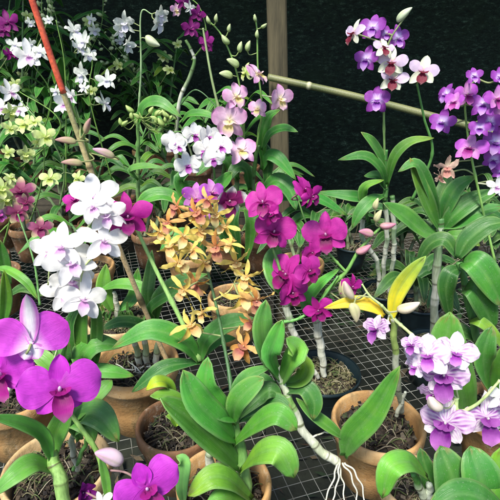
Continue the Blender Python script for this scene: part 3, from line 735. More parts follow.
# keiki cane with aerial roots
p = Plant(P(340, 462, .49), 'bare whitish cane arching down to a new shoot with hanging white roots', name='orchid_offshoot', seed=9)
path = p.cane([(338, 462, .49), (322, 452, .49), (304, 432, .495), (294, 410, .50), (284, 388, .505), (276, 366, .51)], .0062, .0040, (.20, .40, .10), (.50, .54, .38), 7, .35, sh=.52)
L = p.leaf
L([(344, 456, .49), (352, 436, .475), (374, 412, .46), (400, 366, .45)], 27, (.05, .20, .038), fold=.3, tip=.6, wide=.5, nrm=(-.45, -.8, .55))
L([(346, 440, .49), (330, 428, .485), (312, 414, .485), (296, 398, .49)], 13, (.09, .27, .06), fold=.5)
L([(286, 392, .505), (304, 388, .49), (314, 402, .48), (313, 420, .475)], 20, GD)
L([(280, 380, .51), (268, 356, .49), (262, 330, .48), (266, 300, .48)], 25, (.09, .29, .08), fold=.22, tip=.55)
L([(280, 380, .51), (270, 360, .475), (275, 340, .465), (282, 320, .46)], 20, (.11, .36, .08), fold=.2, tip=.5)
L([(281, 384, .51), (290, 362, .48), (298, 350, .47), (286, 338, .465)], 23, (.10, .33, .07), fold=.15, tip=.5)
L([(282, 384, .51), (300, 380, .50), (306, 366, .50), (290, 350, .50)], 18, GL)
L([(276, 384, .51), (262, 380, .51), (250, 384, .51), (242, 398, .51)], 16, (.05, .17, .05))
p.roots([[(337, 460, .488), (334, 478, .475), (325, 500, .455), (322, 520, .44)], [(339, 462, .486), (338, 480, .47), (333, 500, .45), (332, 525, .43)], [(342, 462, .486), (352, 478, .472), (357, 500, .455), (352, 525, .435)],
         [(344, 462, .488), (356, 474, .476), (364, 495, .46), (366, 525, .44)], [(338, 462, .49), (344, 490, .47), (341, 520, .44)], [(312, 438, .494), (322, 433, .49), (334, 432, .49)]], .0014, (.56, .56, .47))

# B: magenta orchid in the black pot
p = Plant(pB, 'orchid with clustered magenta blooms on two whitish canes in the black pot', seed=10)
c1 = p.cane([(318, 378, .69), (302, 352, .675), (291, 325, .665), (284, 296, .66)], .0040, .0058, (.16, .30, .09), (.58, .60, .50), 7, .4, sh=.75)
c2 = p.cane([(324, 376, .695), (322, 355, .69), (318, 332, .685), (315, 308, .68)], .0052, .0072, (.20, .30, .10), (.62, .64, .54), 6, .4, sh=.9)
p.spike([(284, 298, .66), (280, 270, .67), (270, 240, .69), (263, 212, .70), (262, 190, .70)], .0022, (.12, .26, .06))
p.spike([(315, 310, .68), (330, 288, .675), (346, 272, .67), (358, 252, .67), (372, 236, .67), (382, 226, .67)], .0030, (.16, .36, .08))
p.spike([(346, 272, .67), (328, 252, .68), (308, 226, .70), (298, 200, .71)], .0018, (.16, .34, .08))
p.spike([(284, 322, .66), (300, 318, .66), (318, 304, .665), (338, 276, .67)], .0024, (.12, .34, .08))
L = p.leaf
L([(316, 312, .68), (306, 304, .68), (318, 286, .68), (340, 268, .68)], 13, (.08, .30, .06), fold=.3)
L([(284, 296, .665), (278, 280, .68), (274, 262, .70), (276, 244, .72)], 26, (.05, .20, .045))
for x, y, s, k, yw, rl in [(263, 202, 42, 'magenta', -8, 0), (274, 231, 45, 'magenta', 6, -6), (326, 234, 48, 'magenta', -4, 10), (287, 274, 46, 'magenta', -30, -20), (292, 292, 36, 'magenta', 24, 14), (309, 270, 34, 'magenta', 30, 10), (304, 190, 36, 'magenta', 70, -10), (312, 196, 28, 'star', 40, 20), (318, 310, 32, 'star', 10, 30), (352, 286, 26, 'star', 40, -10), (312, 252, 24, 'magenta', 10, 8), (270, 214, 26, 'star', 20, 30)]:
    p.flower(x, y, .655 + R2.uniform(-.02, .02), s, k, yaw=yw, roll=rl)
for x, y, s, dx, dz, c in [(366, 232, 13, -.9, .3, 0), (364, 250, 13, .8, .6, 0), (388, 226, 12, .9, .2, 0), (376, 204, 10, .1, 1, 1), (378, 216, 11, .3, 1, 1), (345, 291, 22, -.4, 1, 1)]:
    p.bud(x, y, .662, s, (.62, .62, .34) if c else (.66, .40, .40), (.70, .66, .36) if c else (.64, .22, .36), dx=dx, dz=dz, ratio=2)

# pale pink / white lip orchid group (behind)
p = Plant(pS, 'orchid with pale pink yellow centred blooms beside the timber post', seed=11)
for x in (222, 236, 252): p.cane([(x + 2, 232, 1.28), (x, 205, 1.24), (x + 2, 170, 1.20), (x + 6, 145, 1.18)], .006, .005, (.10, .24, .06), (.30, .40, .24), 6)
p.spike([(232, 150, 1.18), (222, 120, 1.16), (212, 80, 1.15), (205, 40, 1.15), (203, 28, 1.15)], .003, (.30, .40, .18))
p.spike([(256, 150, 1.16), (262, 110, 1.14), (258, 70, 1.13), (257, 30, 1.13), (254, 15, 1.13)], .0022, (.18, .34, .08))
p.spike([(244, 150, 1.16), (243, 110, 1.14), (236, 70, 1.13), (222, 36, 1.13), (208, 20, 1.13)], .0022, (.18, .34, .08))
L = p.leaf
L([(262, 150, 1.18), (270, 134, 1.16), (284, 128, 1.14), (298, 132, 1.12)], 10, (.04, .17, .04)); L([(262, 170, 1.2), (268, 156, 1.18), (280, 160, 1.16), (296, 180, 1.14)], 15, (.04, .18, .04)); L([(264, 170, 1.2), (262, 140, 1.18), (268, 118, 1.17), (280, 110, 1.16)], 12, GL)
L([(238, 180, 1.2), (226, 160, 1.18), (212, 160, 1.16), (196, 176, 1.14)], 16, (.04, .18, .04)); L([(262, 190, 1.2), (276, 180, 1.18), (290, 190, 1.16), (296, 210, 1.14)], 18, (.045, .19, .04)); L([(250, 190, 1.2), (246, 170, 1.18), (236, 168, 1.16), (226, 184, 1.14)], 14, GD)
L([(272, 200, 1.2), (290, 196, 1.2), (318, 198, 1.2), (348, 216, 1.2)], 15, (.04, .19, .04)); L([(266, 190, 1.2), (268, 160, 1.2), (262, 140, 1.2)], 12, GD)
L([(240, 262, 1.0), (236, 240, .98), (234, 222, .97), (240, 206, .97)], 12, GD); L([(246, 262, 1.0), (250, 240, .99), (250, 222, .98), (244, 208, .98)], 11, GL); L([(238, 262, 1.0), (228, 244, .99), (222, 230, .98), (226, 214, .98)], 11, GD)
for x, y, s, k, yw in [(230, 120, 40, 'pale', -10), (236, 96, 30, 'pale', 20), (257, 74, 30, 'pale', 60), (280, 98, 30, 'pale', 40), (258, 108, 22, 'pale', -20), (241, 150, 34, 'pale', 10), (246, 72, 20, 'lime', -60)]:
    p.flower(x, y, 1.10 + R2.uniform(-.03, .02), s, k, yaw=yw)
for x, y, s, dx, dz in [(225, 40, 13, -.6, .7), (240, 47, 12, .2, 1), (233, 62, 16, -.7, .4), (248, 46, 12, .3, 1), (208, 20, 9, -.4, 1), (229, 28, 9, .2, 1), (216, 18, 9, .1, 1), (255, 18, 8, -.2, 1), (264, 26, 8, .8, .5), (257, 34, 9, 0, 1), (226, 74, 16, -.8, .2)]:
    p.bud(x, y, 1.12, s * .68, (.36, .50, .18), (.62, .70, .40), dx=dx, dz=dz)

p = Plant(G(196, 214, BENCH + .01), 'orchid with round white blooms and purple throats left of the pale pink one', name='orchid', seed=12)
p.spike([(212, 200, 1.12), (214, 170, 1.10), (200, 142, 1.08), (182, 132, 1.07), (168, 134, 1.06)], .0022, (.12, .26, .07))
for x, y, s, yw, o in [(173, 142, 27, -4, 1), (187, 165, 28, 4, 1), (194, 134, 26, 30, .9), (205, 150, 26, -16, 1), (220, 146, 28, 12, 1), (208, 136, 24, 40, .8), (213, 158, 24, 0, 1), (178, 146, 20, 20, 1)]:
    p.flower(x, y, 1.06 + R2.uniform(-.02, .02), s * 1.08, 'whitelip', yaw=yw, open_=o)
for a in ([(200, 212, 1.1), (186, 196, 1.08), (180, 180, 1.07), (190, 172, 1.06)], [(206, 212, 1.1), (214, 192, 1.08), (226, 180, 1.06), (232, 172, 1.05)], [(198, 214, 1.1), (170, 196, 1.1), (150, 196, 1.1), (136, 206, 1.1)]): p.leaf(a, 16, GL)
p.flower(229, 200, .84, 36, 'hood', yaw=20, pitch=-4, open_=.75)
p = Plant(G(206, 230, BENCH + .01), 'orchid with lavender blooms half hidden above the yellow spray', name='orchid', seed=13)
p.spike([(214, 250, .86), (212, 220, .85), (200, 196, .84), (188, 190, .84)], .0016)
for x, y, s, yw in [(196, 198, 34, -10), (212, 192, 30, 30), (202, 210, 24, 0)]: p.flower(x, y, .83, s, 'mauve', yaw=yw)
p.leaf([(206, 250, .9), (190, 236, .88), (176, 236, .87), (160, 250, .86)], 15, GL)

# tall maroon and white orchid, right of centre
p = Plant(pN, 'tall orchid with cream and maroon blooms at the top right of centre', seed=14)
for a, b, c in ((379, 377, 366), (383, 384, 385), (389, 393, 392)): p.cane([(a, 292, 1.0), (b, 262, .98), (c + (2 if c > 380 else -4), 236, .965), (c, 208 if c < 380 else 196, .95)], .0044, .0050, (.10, .26, .08), (.34, .40, .30), 8, .4, sh=.7)
p.cane([(385, 200, .95), (386, 175, .94), (386, 150, .93)], .0055, .003, (.08, .25, .06), (.1, .27, .07), 4)
p.spike([(385, 170, .94), (384, 130, .92), (384, 88, .90), (385, 60, .89), (390, 40, .885), (400, 24, .885), (408, 14, .885)], .0019, (.26, .44, .14), (.16, .18, .08))
p.spike([(412, 200, .93), (432, 155, .91), (424, 118, .90), (417, 84, .89)], .0026, (.09, .26, .06))
for a, w in (([(386, 186, .94), (380, 168, .92), (364, 156, .91), (338, 160, .90)], 11), ([(386, 180, .94), (382, 160, .93), (372, 142, .92), (361, 132, .92)], 10), ([(387, 186, .94), (394, 158, .92), (410, 142, .91), (434, 138, .90)], 10),
             ([(384, 196, .94), (372, 200, .92), (360, 212, .91), (352, 228, .91)], 12), ([(366, 214, .95), (364, 200, .94), (348, 196, .93), (316, 192, .95)], 12), ([(368, 222, .95), (362, 200, .93), (366, 186, .92), (384, 180, .91)], 9), ([(386, 190, .94), (378, 176, .95), (364, 176, .96)], 9)):
    p.leaf(a, w * 1.12, (.05, .19, .045), fold=.3)
for x, y, s, k, yw, pt in [(392, 62, 32, 'cream', -4, 12), (393, 79, 30, 'cream', 2, 12), (423, 71, 34, 'cream', 4, 12), (354, 33, 28, 'cream', -62, 14), (384, 48, 24, 'cream', 20, 30)]:
    p.flower(x, y, .88, s, k, yaw=yw, pitch=pt, roll=0)
p.bud(404, 14, .885, 14, (.50, .60, .38), (.66, .72, .54), dx=.7, dz=.7, ratio=2.2)
for x, y, s, yw in [(373, 27, 28, -10), (398, 38, 27, 34), (367, 59, 28, -14), (377, 100, 30, 0), (386, 34, 18, 20)]: p.flower(x, y, .895, s, 'violet', yaw=yw, pitch=12)

# thick caned plant with violet spray, right edge
p = Plant(pO, 'thick ringed cane orchid with a violet spray at the right edge', seed=15)
p.cane([(434, 352, .79), (434, 320, .78), (436, 285, .77), (438, 250, .765), (441, 218, .76)], .0070, .0062, (.10, .25, .08), (.34, .38, .29), 7, .2, sh=.7)
for a, w, c in (([(440, 236, .76), (424, 232, .74), (404, 216, .72), (383, 203, .71)], 23, (.06, .23, .05)), ([(440, 232, .76), (430, 210, .75), (420, 185, .745), (410, 158, .74)], 17, (.035, .14, .035)), ([(441, 228, .76), (430, 190, .75), (416, 164, .74), (398, 172, .735)], 13, (.05, .2, .05)),
                ([(442, 232, .76), (454, 215, .75), (474, 200, .75), (500, 190, .75)], 20, (.045, .18, .04)), ([(441, 240, .76), (452, 236, .74), (466, 238, .73), (480, 246, .72)], 14, (.05, .19, .045)), ([(441, 226, .76), (446, 206, .76), (458, 186, .76), (476, 176, .76)], 17, (.05, .19, .045)),
                ([(442, 228, .76), (458, 222, .75), (478, 212, .74), (504, 206, .74)], 19, (.045, .17, .04)), ([(441, 222, .76), (440, 200, .77), (446, 182, .78), (444, 166, .79)], 14, GD), ([(442, 224, .77), (452, 238, .78), (470, 262, .79), (480, 290, .80)], 18, (.03, .11, .03))):
    p.leaf(a, w, c, fold=.3)
p.spike([(495, 262, .72), (484, 215, .73), (472, 160, .735), (466, 120, .74), (466, 95, .74), (476, 78, .74)], .0018, (.22, .42, .10))
for x, y, s, k, yw in [(447, 94, 24, 'violet', -20), (455, 102, 27, 'mauve', -10), (467, 94, 28, 'mauve', 30), (474, 76, 22, 'violet', 40), (484, 104, 30, 'violet', 0), (443, 122, 28, 'violet', -40), (470, 148, 32, 'mauve', -4), (490, 122, 30, 'violet', 10), (497, 98, 28, 'mauve', 30), (496, 142, 30, 'violet', 20), (480, 128, 26, 'violet', -10), (494, 160, 28, 'violet', 30), (497, 186, 26, 'white', 40), (500, 115, 28, 'mauve', 0), (500, 78, 22, 'violet', 10), (502, 172, 24, 'violet', 0)]:
    p.flower(x, y, .725 + R2.uniform(-.03, .03), s * R2.uniform(.85, 1.08), k, yaw=yw + R2.uniform(-30, 30), open_=R2.uniform(.75, 1))
p.flower(447, 167, .72, 30, 'faded', yaw=10, pitch=0); p.flower(440, 176, .72, 20, 'faded', yaw=-40, pitch=-20, roll=60)

# broad leafed plant, right edge
p = Plant(pQ, 'broad leafed orchid filling the right edge below the violet spray', seed=16)
p.cane([(496, 412, .63), (486, 370, .63), (472, 318, .64), (460, 262, .65)], .0065, .005, (.09, .25, .06), (.2, .32, .14), 7)
for a, w, c in (([(462, 262, .645), (474, 262, .62), (488, 278, .61), (503, 306, .61)], 30, (.055, .21, .04)), ([(464, 290, .64), (474, 288, .62), (484, 304, .615), (494, 330, .62)], 28, (.045, .17, .036)), ([(460, 268, .65), (450, 274, .64), (446, 292, .64), (450, 318, .65)], 18, GD), ([(470, 322, .63), (480, 322, .61), (492, 332, .61), (506, 350, .61)], 13, (.16, .36, .05)),
                ([(470, 424, .56), (462, 392, .53), (448, 350, .52), (450, 312, .53)], 41, (.065, .24, .045)), ([(458, 258, .65), (468, 240, .65), (486, 226, .65), (504, 222, .65)], 22, GD), ([(458, 258, .66), (446, 240, .67), (430, 244, .68), (418, 262, .69)], 16, GD), ([(476, 340, .64), (460, 330, .65), (446, 330, .66), (432, 346, .67)], 16, GD),
                ([(492, 398, .60), (486, 378, .57), (484, 354, .56), (492, 326, .57)], 24, (.045, .18, .038)), ([(496, 400, .6), (504, 372, .58), (508, 345, .57)], 26, GL), ([(470, 318, .64), (488, 296, .65), (502, 280, .65)], 22, GD), ([(480, 350, .62), (462, 352, .63), (446, 368, .64), (436, 392, .64)], 18, GD)):
    p.leaf(a, w, c, fold=.16, tip=.5)

# bottom right: leaves under veined blooms
p = Plant(G(470, 500, BENCH + .01), 'dark broad leaves at the bottom right corner below the striped blooms', name='leafy_orchid', seed=17)
for a, w, c in (([(466, 530, .41), (458, 504, .405), (452, 476, .41), (440, 446, .43)], 40, (.035, .145, .032)), ([(492, 530, .41), (486, 500, .395), (480, 474, .40), (470, 446, .42)], 42, (.04, .16, .034)), ([(456, 530, .43), (440, 500, .44), (428, 474, .45), (420, 448, .46)], 20, GD),
                ([(515, 520, .41), (506, 484, .40), (500, 448, .41)], 34, GL), ([(510, 520, .38), (486, 500, .37), (458, 494, .365), (430, 508, .36)], 30, (.04, .155, .034))):
    p.leaf(a, w, c, fold=.14, tip=.5)

# A: striped blooms rising from the front right pot
p = Plant(pA, 'orchid with purple striped white blooms and yellowing leaves from the front right pot', seed=18)
p.cane([(402, 412, .585), (398, 384, .55), (395, 350, .53), (393, 318, .52)], .0042, .004, (.30, .42, .12), (.46, .50, .36), 6, .3)
p.cane([(396, 416, .57), (402, 402, .565), (405, 392, .56)], .003, .0022, (.55, .58, .5), (.5, .52, .42), 3)
p.leaf([(391, 322, .52), (396, 296, .515), (408, 276, .51), (426, 256, .505)], 17, (.74, .66, .04), fold=.25, tip=.6, col2=(.26, .48, .06), nrm=(-.3, -1, .3))
p.leaf([(384, 316, .52), (372, 306, .52), (352, 302, .525), (324, 308, .53)], 14, (.70, .58, .05), fold=.2, nrm=(0, -1, .5))
p.spike([(393, 318, .52), (402, 326, .51), (416, 338, .50), (436, 352, .49), (452, 372, .48), (458, 398, .47)], .0019, (.52, .62, .28))
p.spike([(393, 318, .52), (382, 306, .515), (370, 296, .515), (362, 284, .52)], .0017, (.46, .58, .24))
p.spike([(456, 398, .465), (458, 412, .46), (474, 406, .455), (486, 396, .45), (500, 380, .45)], .0022, (.50, .64, .28))
for x, y, s, k, yw, pt, rl in [(428, 354, 50, 'fresh', -14, 30, 10), (456, 352, 44, 'fresh', 16, 34, -10), (444, 374, 52, 'veined', 4, 12, 0), (416, 366, 28, 'fresh', -40, 20, 20), (434, 394, 34, 'veined', -10, -14, 20), (446, 422, 56, 'veined', -6, 22, 0), (487, 417, 52, 'veined', 22, 18, 10), (377, 328, 32, 'veined', -50, 24, 24), (412, 344, 24, 'veined', -30, 30, 30), (503, 396, 38, 'white', 30, 20, 0)]:
    p.flower(x, y, .455 if x > 400 else .50, s, k, yaw=yw, pitch=pt, roll=rl, lipk=1.0)
p.bud(348, 291, .52, 19, (.74, .70, .48), (.76, .60, .54), dx=-.5, dz=1, ratio=2.6); p.bud(409, 308, .50, 18, (.66, .58, .38), (.80, .70, .60), dx=.9, dz=.5, ratio=2.0); p.bud(355, 312, .515, 16, (.6, .6, .3), (.7, .62, .4), dx=.3, dz=-1)
p.bud(434, 404, .445, 18, (.72, .68, .5), (.80, .66, .66), dx=-.6, dz=.6, ratio=1.6)

# K: shoot in the small front pot
p = Plant(pK, 'young plant with one broad hooked leaf in the small front right pot', name='young_orchid', seed=19)
p.cane([(424, 498, .44), (418, 484, .43), (414, 474, .425)], .005, .0035, GB, (.5, .56, .42), 3)
p.cane([(428, 500, .44), (430, 484, .435)], .0045, .004, (.5, .56, .45), (.55, .6, .5), 3)
p.leaf([(428, 478, .425), (410, 462, .40), (390, 468, .385), (382, 498, .38)], 25, (.08, .28, .045), tip=.5, fold=.1, wide=.55)

# ------------------------------------------------------------------ back left rows
def filler(base, label, canes, seed, h=.3, lcol=(.035, .14, .03), lw=.026, ll=.13, spread=.07, name='leafy_orchid', nl=6, group=None, dead=False):
    p = Plant(base, label, name=name, seed=seed, group=group); r = p.r
    for c in range(canes):
        a = r.uniform(0, 6.28); top = Vector(base) + Vector((math.cos(a) * spread * r.uniform(.5, 1.6), math.sin(a) * spread, h * r.uniform(.7, 1.15)))
        b = Vector(base) + Vector((r.uniform(-.02, .02), r.uniform(-.02, .02), 0)); mid = b.lerp(top, .5) + Vector((0, 0, .03))
        path = spline([b, mid, top], 24); mb = MB(); nn = 6
        tube(mb, path, lambda u: .0055 * (1 - .45 * u) * (1.15 if (u * nn) % 1 < .15 else 1), lambda u: lc((.24, .28, .17), (.07, .2, .05), u) if (u * nn) % 1 > .12 else (.1, .1, .05), 8)
        p.put(mb, 'cane', 'stem'); a0 = r.uniform(0, 3.14)
        for i in range(nl):
            q = path[int(23 * (.35 + .65 * i / max(1, nl - 1)))]; aa = a0 + math.pi * i + r.uniform(-.6, .6); l = ll * r.uniform(.7, 1.25)
            d = Vector((math.cos(aa), math.sin(aa), 0)); up_ = r.uniform(.35, .95)
            p.leaf([q, q + d * l * .5 + Vector((0, 0, l * up_ * .55)), q + d * l + Vector((0, 0, l * (up_ * .75 - .35)))], lw * r.uniform(.8, 1.2), lcol, world=True, nrm=(0, -.5, 1), fold=.3)
    return p
# each: px, py of the mix surface, Y, bench height, what it looks like
back = []
def bpot(px, py, lab, z, dia=.13, mat='clay'): return pot(px, py, dia, lab, mat, .115, z, 'pots on the rear staging' if z > BENCH + .01 else 'pots standing on the wire mesh', detail=.35)
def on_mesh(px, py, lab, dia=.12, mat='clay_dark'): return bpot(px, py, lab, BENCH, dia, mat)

# yellow green orchid, left
b = on_mesh(28, 226, 'grimy shade-toned pot beneath the lime green blooms near the left edge')
p = filler(b, 'orchid with lime green blooms left of the leaning stake', 3, 31, .26)
p.spike([(30, 222, 1.30), (40, 190, 1.22), (44, 150, 1.16), (30, 118, 1.14)], .0018, (.2, .36, .1)); p.spike([(60, 205, 1.2), (64, 170, 1.16), (48, 134, 1.14), (20, 100, 1.14)], .0018, (.28, .42, .16))
for x, y, s in [(25, 124, 25), (45, 136, 27), (26, 154, 20), (50, 178, 24), (10, 112, 22), (78, 178, 17), (8, 152, 16), (34, 122, 18), (10, 128, 18), (38, 142, 15)]: p.flower(x, y, 1.10 + R2.uniform(-.03, .02), s * .98, 'lime', pitch=R2.uniform(-20, 50))
b = on_mesh(-14, 256, 'pot just past the left edge under the maroon and yellow blooms')
p = filler(b, 'orchid with maroon and yellow green blooms by the left edge', 2, 32, .2)
p.spike([(2, 250, 1.0), (10, 220, .96), (12, 195, .94)], .0018); p.spike([(-8, 240, 1.0), (30, 206, .96), (42, 222, .93)], .0014)
for x, y, s, k in [(21, 191, 30, 'maroon'), (18, 212, 27, 'maroon'), (40, 228, 25, 'maroon'), (2, 188, 26, 'lime'), (4, 200, 24, 'lime'), (26, 202, 20, 'maroon'), (-2, 214, 22, 'mauve'), (10, 178, 16, 'lime')]: p.flower(x, y, .92 + R2.uniform(-.02, .02), s, k)
p.spike([(40, 305, .80), (34, 262, .82), (18, 214, .86)], .002, (.12, .28, .08))
L = p.leaf; L([(-5, 268, .88), (8, 270, .86), (26, 282, .84), (38, 300, .83)], 10, GB); L([(10, 284, .9), (4, 262, .9), (0, 240, .9)], 12, GL); L([(2, 330, .8), (6, 300, .8), (4, 270, .8)], 12, GL); L([(8, 296, .86), (24, 288, .85), (44, 296, .84)], 11, GD)
b = on_mesh(64, 212, 'grimy shade-toned pot between the lime and white orchids')
p = filler(b, 'orchid with small starry white blooms right of the red stake top', 4, 33, .34)
p.spike([(66, 190, 1.4), (66, 110, 1.36), (64, 60, 1.36), (56, 20, 1.36)], .0018); p.spike([(112, 180, 1.4), (90, 100, 1.36), (92, 60, 1.36), (78, 28, 1.36)], .0018)
for x, y, s, k in [(74, 31, 22, 'whitefar'), (84, 42, 22, 'whitefar'), (78, 48, 19, 'whitefar'), (82, 74, 21, 'whitefar'), (88, 56, 18, 'whitefar'), (107, 80, 21, 'whitefar'), (104, 103, 21, 'whitefar'), (66, 104, 27, 'white'), (72, 96, 20, 'white'), (84, 88, 13, 'whitefar')]: p.flower(x, y, 1.32 + R2.uniform(-.04, .03), s * 1.1, k, yaw=R2.uniform(-60, 60), open_=R2.uniform(.55, 1))
b = on_mesh(-4, 216, 'pot in shade under the big white bloom at the upper left')
p = filler(b, 'orchid with a large hooded white bloom at the upper left', 3, 34, .36)
p.spike([(10, 200, 1.5), (50, 110, 1.36), (34, 66, 1.32), (26, 58, 1.32)], .0018); p.spike([(-10, 190, 1.4), (60, 130, 1.33), (20, 92, 1.32), (5, 86, 1.32)], .0018)
for x, y, s, k, o in [(28, 56, 34, 'white', .75), (15, 45, 18, 'whitefar', 1), (40, 52, 20, 'whitefar', 1), (10, 92, 26, 'white', .9), (2, 108, 22, 'white', 1), (20, 110, 20, 'white', .8), (48, 20, 12, 'whitefar', 1)]: p.flower(x, y, 1.30, s, k, pitch=24, open_=o)
b = on_mesh(128, 200, 'grimy shade-toned pot at the foot of the tall thin stem with pale hanging blooms')
p = filler(b, 'orchid with pale white blooms hanging on a tall thin upright stem', 2, 35, .26)
p.cane([(138, 214, 1.35), (138, 170, 1.33), (138, 115, 1.32)], .0058, .004, (.14, .3, .08), (.16, .3, .1), 8); p.spike([(138, 118, 1.32), (141, 70, 1.31), (141, 14, 1.31), (152, 14, 1.31)], .0022, (.30, .44, .22))
for x, y, s in [(125, 22, 25), (126, 44, 22), (158, 22, 26), (160, 14, 20), (120, 30, 18)]: p.flower(x, y, 1.29, s, 'whitefar', yaw=R2.uniform(-50, 50), pitch=-15, open_=R2.uniform(.5, .9))
p.bud(152, 42, 1.29, 13, (.6, .68, .4), (.74, .78, .6), dx=.8, dz=-.5)
p.leaf([(138, 125, 1.32), (144, 106, 1.30), (160, 102, 1.28), (182, 118, 1.26)], 13, (.05, .18, .04)); p.leaf([(138, 180, 1.32), (130, 170, 1.3), (144, 166, 1.28), (166, 168, 1.26)], 8, (.06, .2, .05)); p.leaf([(182, 122, 1.32), (190, 114, 1.3), (206, 114, 1.28), (222, 122, 1.27)], 9, (.05, .18, .04))
for k in range(16):
    p.bud(120 + R2.uniform(0, 58), 117 + R2.uniform(-9, 7), 1.27, R2.uniform(5, 8), (.34, .50, .12), (.56, .68, .26), dx=R2.uniform(-1, 1), dz=R2.uniform(.2, 1))
b = on_mesh(180, 196, 'grimy shade-toned pot behind the round white blooms')
p = filler(b, 'orchid with small deep purple blooms high above the pale pink one', 2, 36, .3)
p.cane([(176, 190, 1.5), (178, 110, 1.47), (194, 64, 1.46), (186, 40, 1.46)], .006, .004, (.10, .2, .06), (.34, .38, .26), 8, .3)
p.spike([(178, 108, 1.47), (195, 90, 1.45), (214, 104, 1.43), (224, 118, 1.42)], .002, (.06, .14, .05)); p.spike([(192, 60, 1.46), (206, 38, 1.45), (200, 8, 1.45), (185, -5, 1.45)], .0018)
for x, y, s, k in [(206, 42, 22, 'plum'), (191, 28, 22, 'plum'), (198, 14, 18, 'plum'), (183, 2, 18, 'plum'), (208, 46, 14, 'plum'), (190, 8, 15, 'whitefar'), (176, 10, 14, 'pale')]: p.flower(x, y, 1.43, s, k, pitch=0)
# dense dim fillers, rear staging
RBk = [(-14, 168, 'with a dark purple bloom at the top left corner', 4, .44), (36, 160, 'behind the lime green blooms', 5, .46), (88, 164, 'between the red stake and the tall thin stem', 5, .44), (146, 150, 'in the orange pot by the tall thin stem', 4, .34), (196, 168, 'left of the timber post', 3, .30), (244, 166, 'directly behind the pale pink blooms', 3, .28)]
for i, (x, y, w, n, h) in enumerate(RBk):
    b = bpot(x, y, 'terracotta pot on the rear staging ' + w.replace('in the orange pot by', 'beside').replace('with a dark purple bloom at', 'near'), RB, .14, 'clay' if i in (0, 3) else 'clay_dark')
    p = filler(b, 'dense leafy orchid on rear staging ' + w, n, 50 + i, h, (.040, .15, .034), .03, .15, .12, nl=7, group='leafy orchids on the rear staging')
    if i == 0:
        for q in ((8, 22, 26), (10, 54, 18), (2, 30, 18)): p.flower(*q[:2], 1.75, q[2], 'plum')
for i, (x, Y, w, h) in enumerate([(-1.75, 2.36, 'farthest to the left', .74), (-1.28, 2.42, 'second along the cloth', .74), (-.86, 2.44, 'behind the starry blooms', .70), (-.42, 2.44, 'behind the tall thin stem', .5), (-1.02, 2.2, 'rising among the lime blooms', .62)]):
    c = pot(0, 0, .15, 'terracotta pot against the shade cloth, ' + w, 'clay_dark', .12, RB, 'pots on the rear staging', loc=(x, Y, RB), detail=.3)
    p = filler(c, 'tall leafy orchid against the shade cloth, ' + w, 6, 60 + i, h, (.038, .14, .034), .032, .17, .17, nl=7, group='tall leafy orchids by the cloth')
    for k in range(9):
        q = Vector(c) + Vector((p.r.uniform(-.28, .28), p.r.uniform(-.3, -.05), h * p.r.uniform(.55, 1.05)))
        pxx = 250 + FPX * q.x / (q - CAM).dot(FW); pyy = 250 - FPX * (q - CAM).dot(UP) / (q - CAM).dot(FW)
        if pyy > 2 and not (185 < pxx): p.flower(pxx, pyy, q.y, p.r.uniform(10, 16), 'lime' if k % 3 else 'whitefar')
    # sprays of tiny pale green buds above
    for k in range(4):
        q = Vector(c) + Vector((p.r.uniform(-.26, .26), -.14, h * p.r.uniform(.85, 1.2)))
        path = spline([Vector(c) + Vector((0, 0, h * .5)), c.lerp(q, .7) + Vector((.02, 0, .05)), q], 30); mb = MB(); tube(mb, path, lambda u: .0016, lambda u: (.2, .34, .1), 6); p.put(mb, 'flower_spike', 'stem')
        for t in range(9):
            bm_ = MB()
            s0 = path[29 - t * 2] + Vector((p.r.uniform(-.02, .02), p.r.uniform(-.02, .01), p.r.uniform(-.01, .02)))
            blob(bm_, s0, .0058 * p.r.uniform(.6, 1.5), Vector((p.r.uniform(-1, 1), -.3, p.r.uniform(-.2, 1))), 1.7, (.44, .58, .22), (.66, .74, .46), 6, 7)
            tube(bm_, [s0, path[29 - t * 2]], lambda u: .0008, lambda u: (.3, .42, .15), 5)
            p.put(bm_, 'bud', 'petal')
# mid row on the mesh, filling between named plants
for i, (x, y, w, n, h, lcol) in enumerate([(66, 232, 'behind the white spray', 2, .16, GD), (150, 232, 'behind the magenta star bloom', 3, .17, GD), (112, 236, 'between the white spray and the magenta star', 2, .15, GL), (262, 236, 'behind the upper magenta blooms', 3, .17, GD), (296, 250, 'at the foot of the post', 2, .12, GD), (160, 214, 'under the round white blooms', 3, .18, GD), (96, 222, 'in shade behind the stake', 3, .2, GD)]):
    b = G(x, y, BENCH + .06)
    if i in (2, 4): b = pL if i == 2 else pJ
    else: b = on_mesh(x, y, 'grimy shade-toned pot on the mesh ' + w, .115)
    filler(b, 'short leafy orchid on the mesh ' + w, n, 80 + i, h, lcol, .024, .12, .06, nl=5)
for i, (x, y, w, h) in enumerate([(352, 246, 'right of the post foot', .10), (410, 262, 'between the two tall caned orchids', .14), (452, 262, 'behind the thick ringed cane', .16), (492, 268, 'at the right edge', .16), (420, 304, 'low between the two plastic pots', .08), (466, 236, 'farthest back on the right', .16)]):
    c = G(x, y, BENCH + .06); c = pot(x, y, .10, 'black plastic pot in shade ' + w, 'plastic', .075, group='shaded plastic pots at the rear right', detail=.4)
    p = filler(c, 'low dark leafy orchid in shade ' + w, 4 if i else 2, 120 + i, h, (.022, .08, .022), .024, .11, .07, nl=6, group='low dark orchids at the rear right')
    p.roots([], .001)
    for k in range(5):
        mb = MB(); q = Vector(c) + Vector((p.r.uniform(-.1, .1), p.r.uniform(-.06, .06), p.r.uniform(.02, .14))); q2 = q + Vector((p.r.uniform(-.09, .09), p.r.uniform(-.05, .05), p.r.uniform(-.06, .06)))
        tube(mb, spline([Vector(c), q, q2], 14), lambda u: .0013, lambda u: (.20, .17, .10), 5); p.put(mb, 'dry_stem', 'stem')
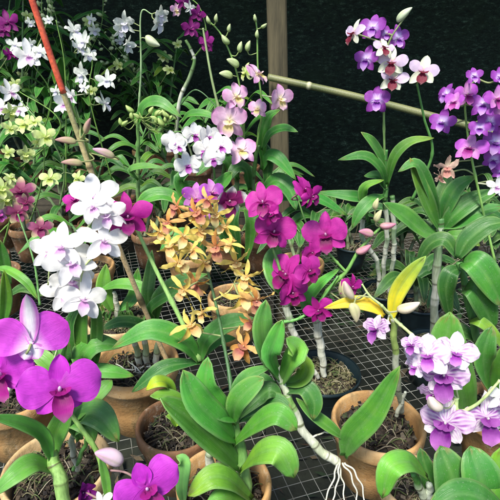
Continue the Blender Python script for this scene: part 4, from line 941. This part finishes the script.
# weeds between ground and cloth on the right, behind the bench
for i, (x, Y, w) in enumerate([(.35, 2.3, 'right of the post'), (.75, 2.35, 'below the bamboo rail'), (1.2, 2.3, 'behind the violet spray'), (1.65, 2.2, 'far to the right'), (.05, 2.6, 'behind the post')]):
    p = Plant((x, Y, 0), 'dim ferny weed below the shade cloth, ' + w, name='weed', cat='weed', seed=95 + i, group='weeds along the cloth')
    mb = MB()
    for k in range(150):
        a = p.r.uniform(0, 6.28); rr = p.r.uniform(.02, .28); h = p.r.uniform(.02, .42); c = Vector((x + math.cos(a) * rr, Y + math.sin(a) * rr * .6, h)); L_ = p.r.uniform(.02, .05)
        d = Vector((math.cos(a), math.sin(a) - .4, p.r.uniform(-.3, .7))).normalized() * L_; s_ = d.cross(Vector((0, -.3, 1))).normalized() * L_ * .28
        mb.poly([c - d, c + s_, c + d, c - s_], [(0, 1, 2, 3)], lc((.012, .035, .012), (.03, .08, .025), p.r.random()))
        if k % 6 == 0: tube(mb, spline([Vector((x, Y, .0)), Vector((x, Y, 0)).lerp(c, .6) + Vector((0, 0, .05)), c], 6), lambda u: .0015, lambda u: (.03, .07, .02), 4)
    p.put(mb, 'foliage', 'leaf')

# ------------------------------------------------------------------ camera, light
cd = bpy.data.cameras.new('camera'); cam = bpy.data.objects.new('camera', cd); COL.objects.link(cam)
cam.location = CAM; cam.rotation_euler = (rad(90) - PITCH, 0, 0); cd.sensor_width = 36; cd.lens = FPX / 500 * 36; cd.clip_start = .01; cd.clip_end = 300
sc.camera = cam
ELEV, AZ = 58, 205      # sun high, from behind and to the left of the viewer
sd = bpy.data.lights.new('sun', 'SUN'); sd.energy = 3.6; sd.angle = rad(14); sd.color = (1, .95, .86)
so_ = bpy.data.objects.new('sun', sd); COL.objects.link(so_); so_.location = (-1, -2, 4)
dirv = Vector((math.sin(rad(AZ)) * math.cos(rad(ELEV)), math.cos(rad(AZ)) * math.cos(rad(ELEV)), math.sin(rad(ELEV))))
so_.rotation_euler = dirv.to_track_quat('Z', 'Y').to_euler()
w = bpy.data.worlds.new('World'); sc.world = w; w.use_nodes = True; nt = w.node_tree; nt.nodes.clear()
sk_ = nt.nodes.new('ShaderNodeTexSky'); sk_.sky_type = 'NISHITA'; sk_.sun_disc = False; sk_.sun_elevation = rad(ELEV); sk_.sun_rotation = rad(AZ)
bg = nt.nodes.new('ShaderNodeBackground'); bg.inputs[1].default_value = .115; ow = nt.nodes.new('ShaderNodeOutputWorld')
nt.links.new(sk_.outputs[0], bg.inputs[0]); nt.links.new(bg.outputs[0], ow.inputs[0])
vs = sc.view_settings; vs.view_transform = 'Standard'; vs.look = 'None'; vs.gamma = 1; vs.exposure = .95; vs.use_curve_mapping = False
sc.render.engine = 'CYCLES'; sc.cycles.max_bounces = 8; sc.cycles.transmission_bounces = 4
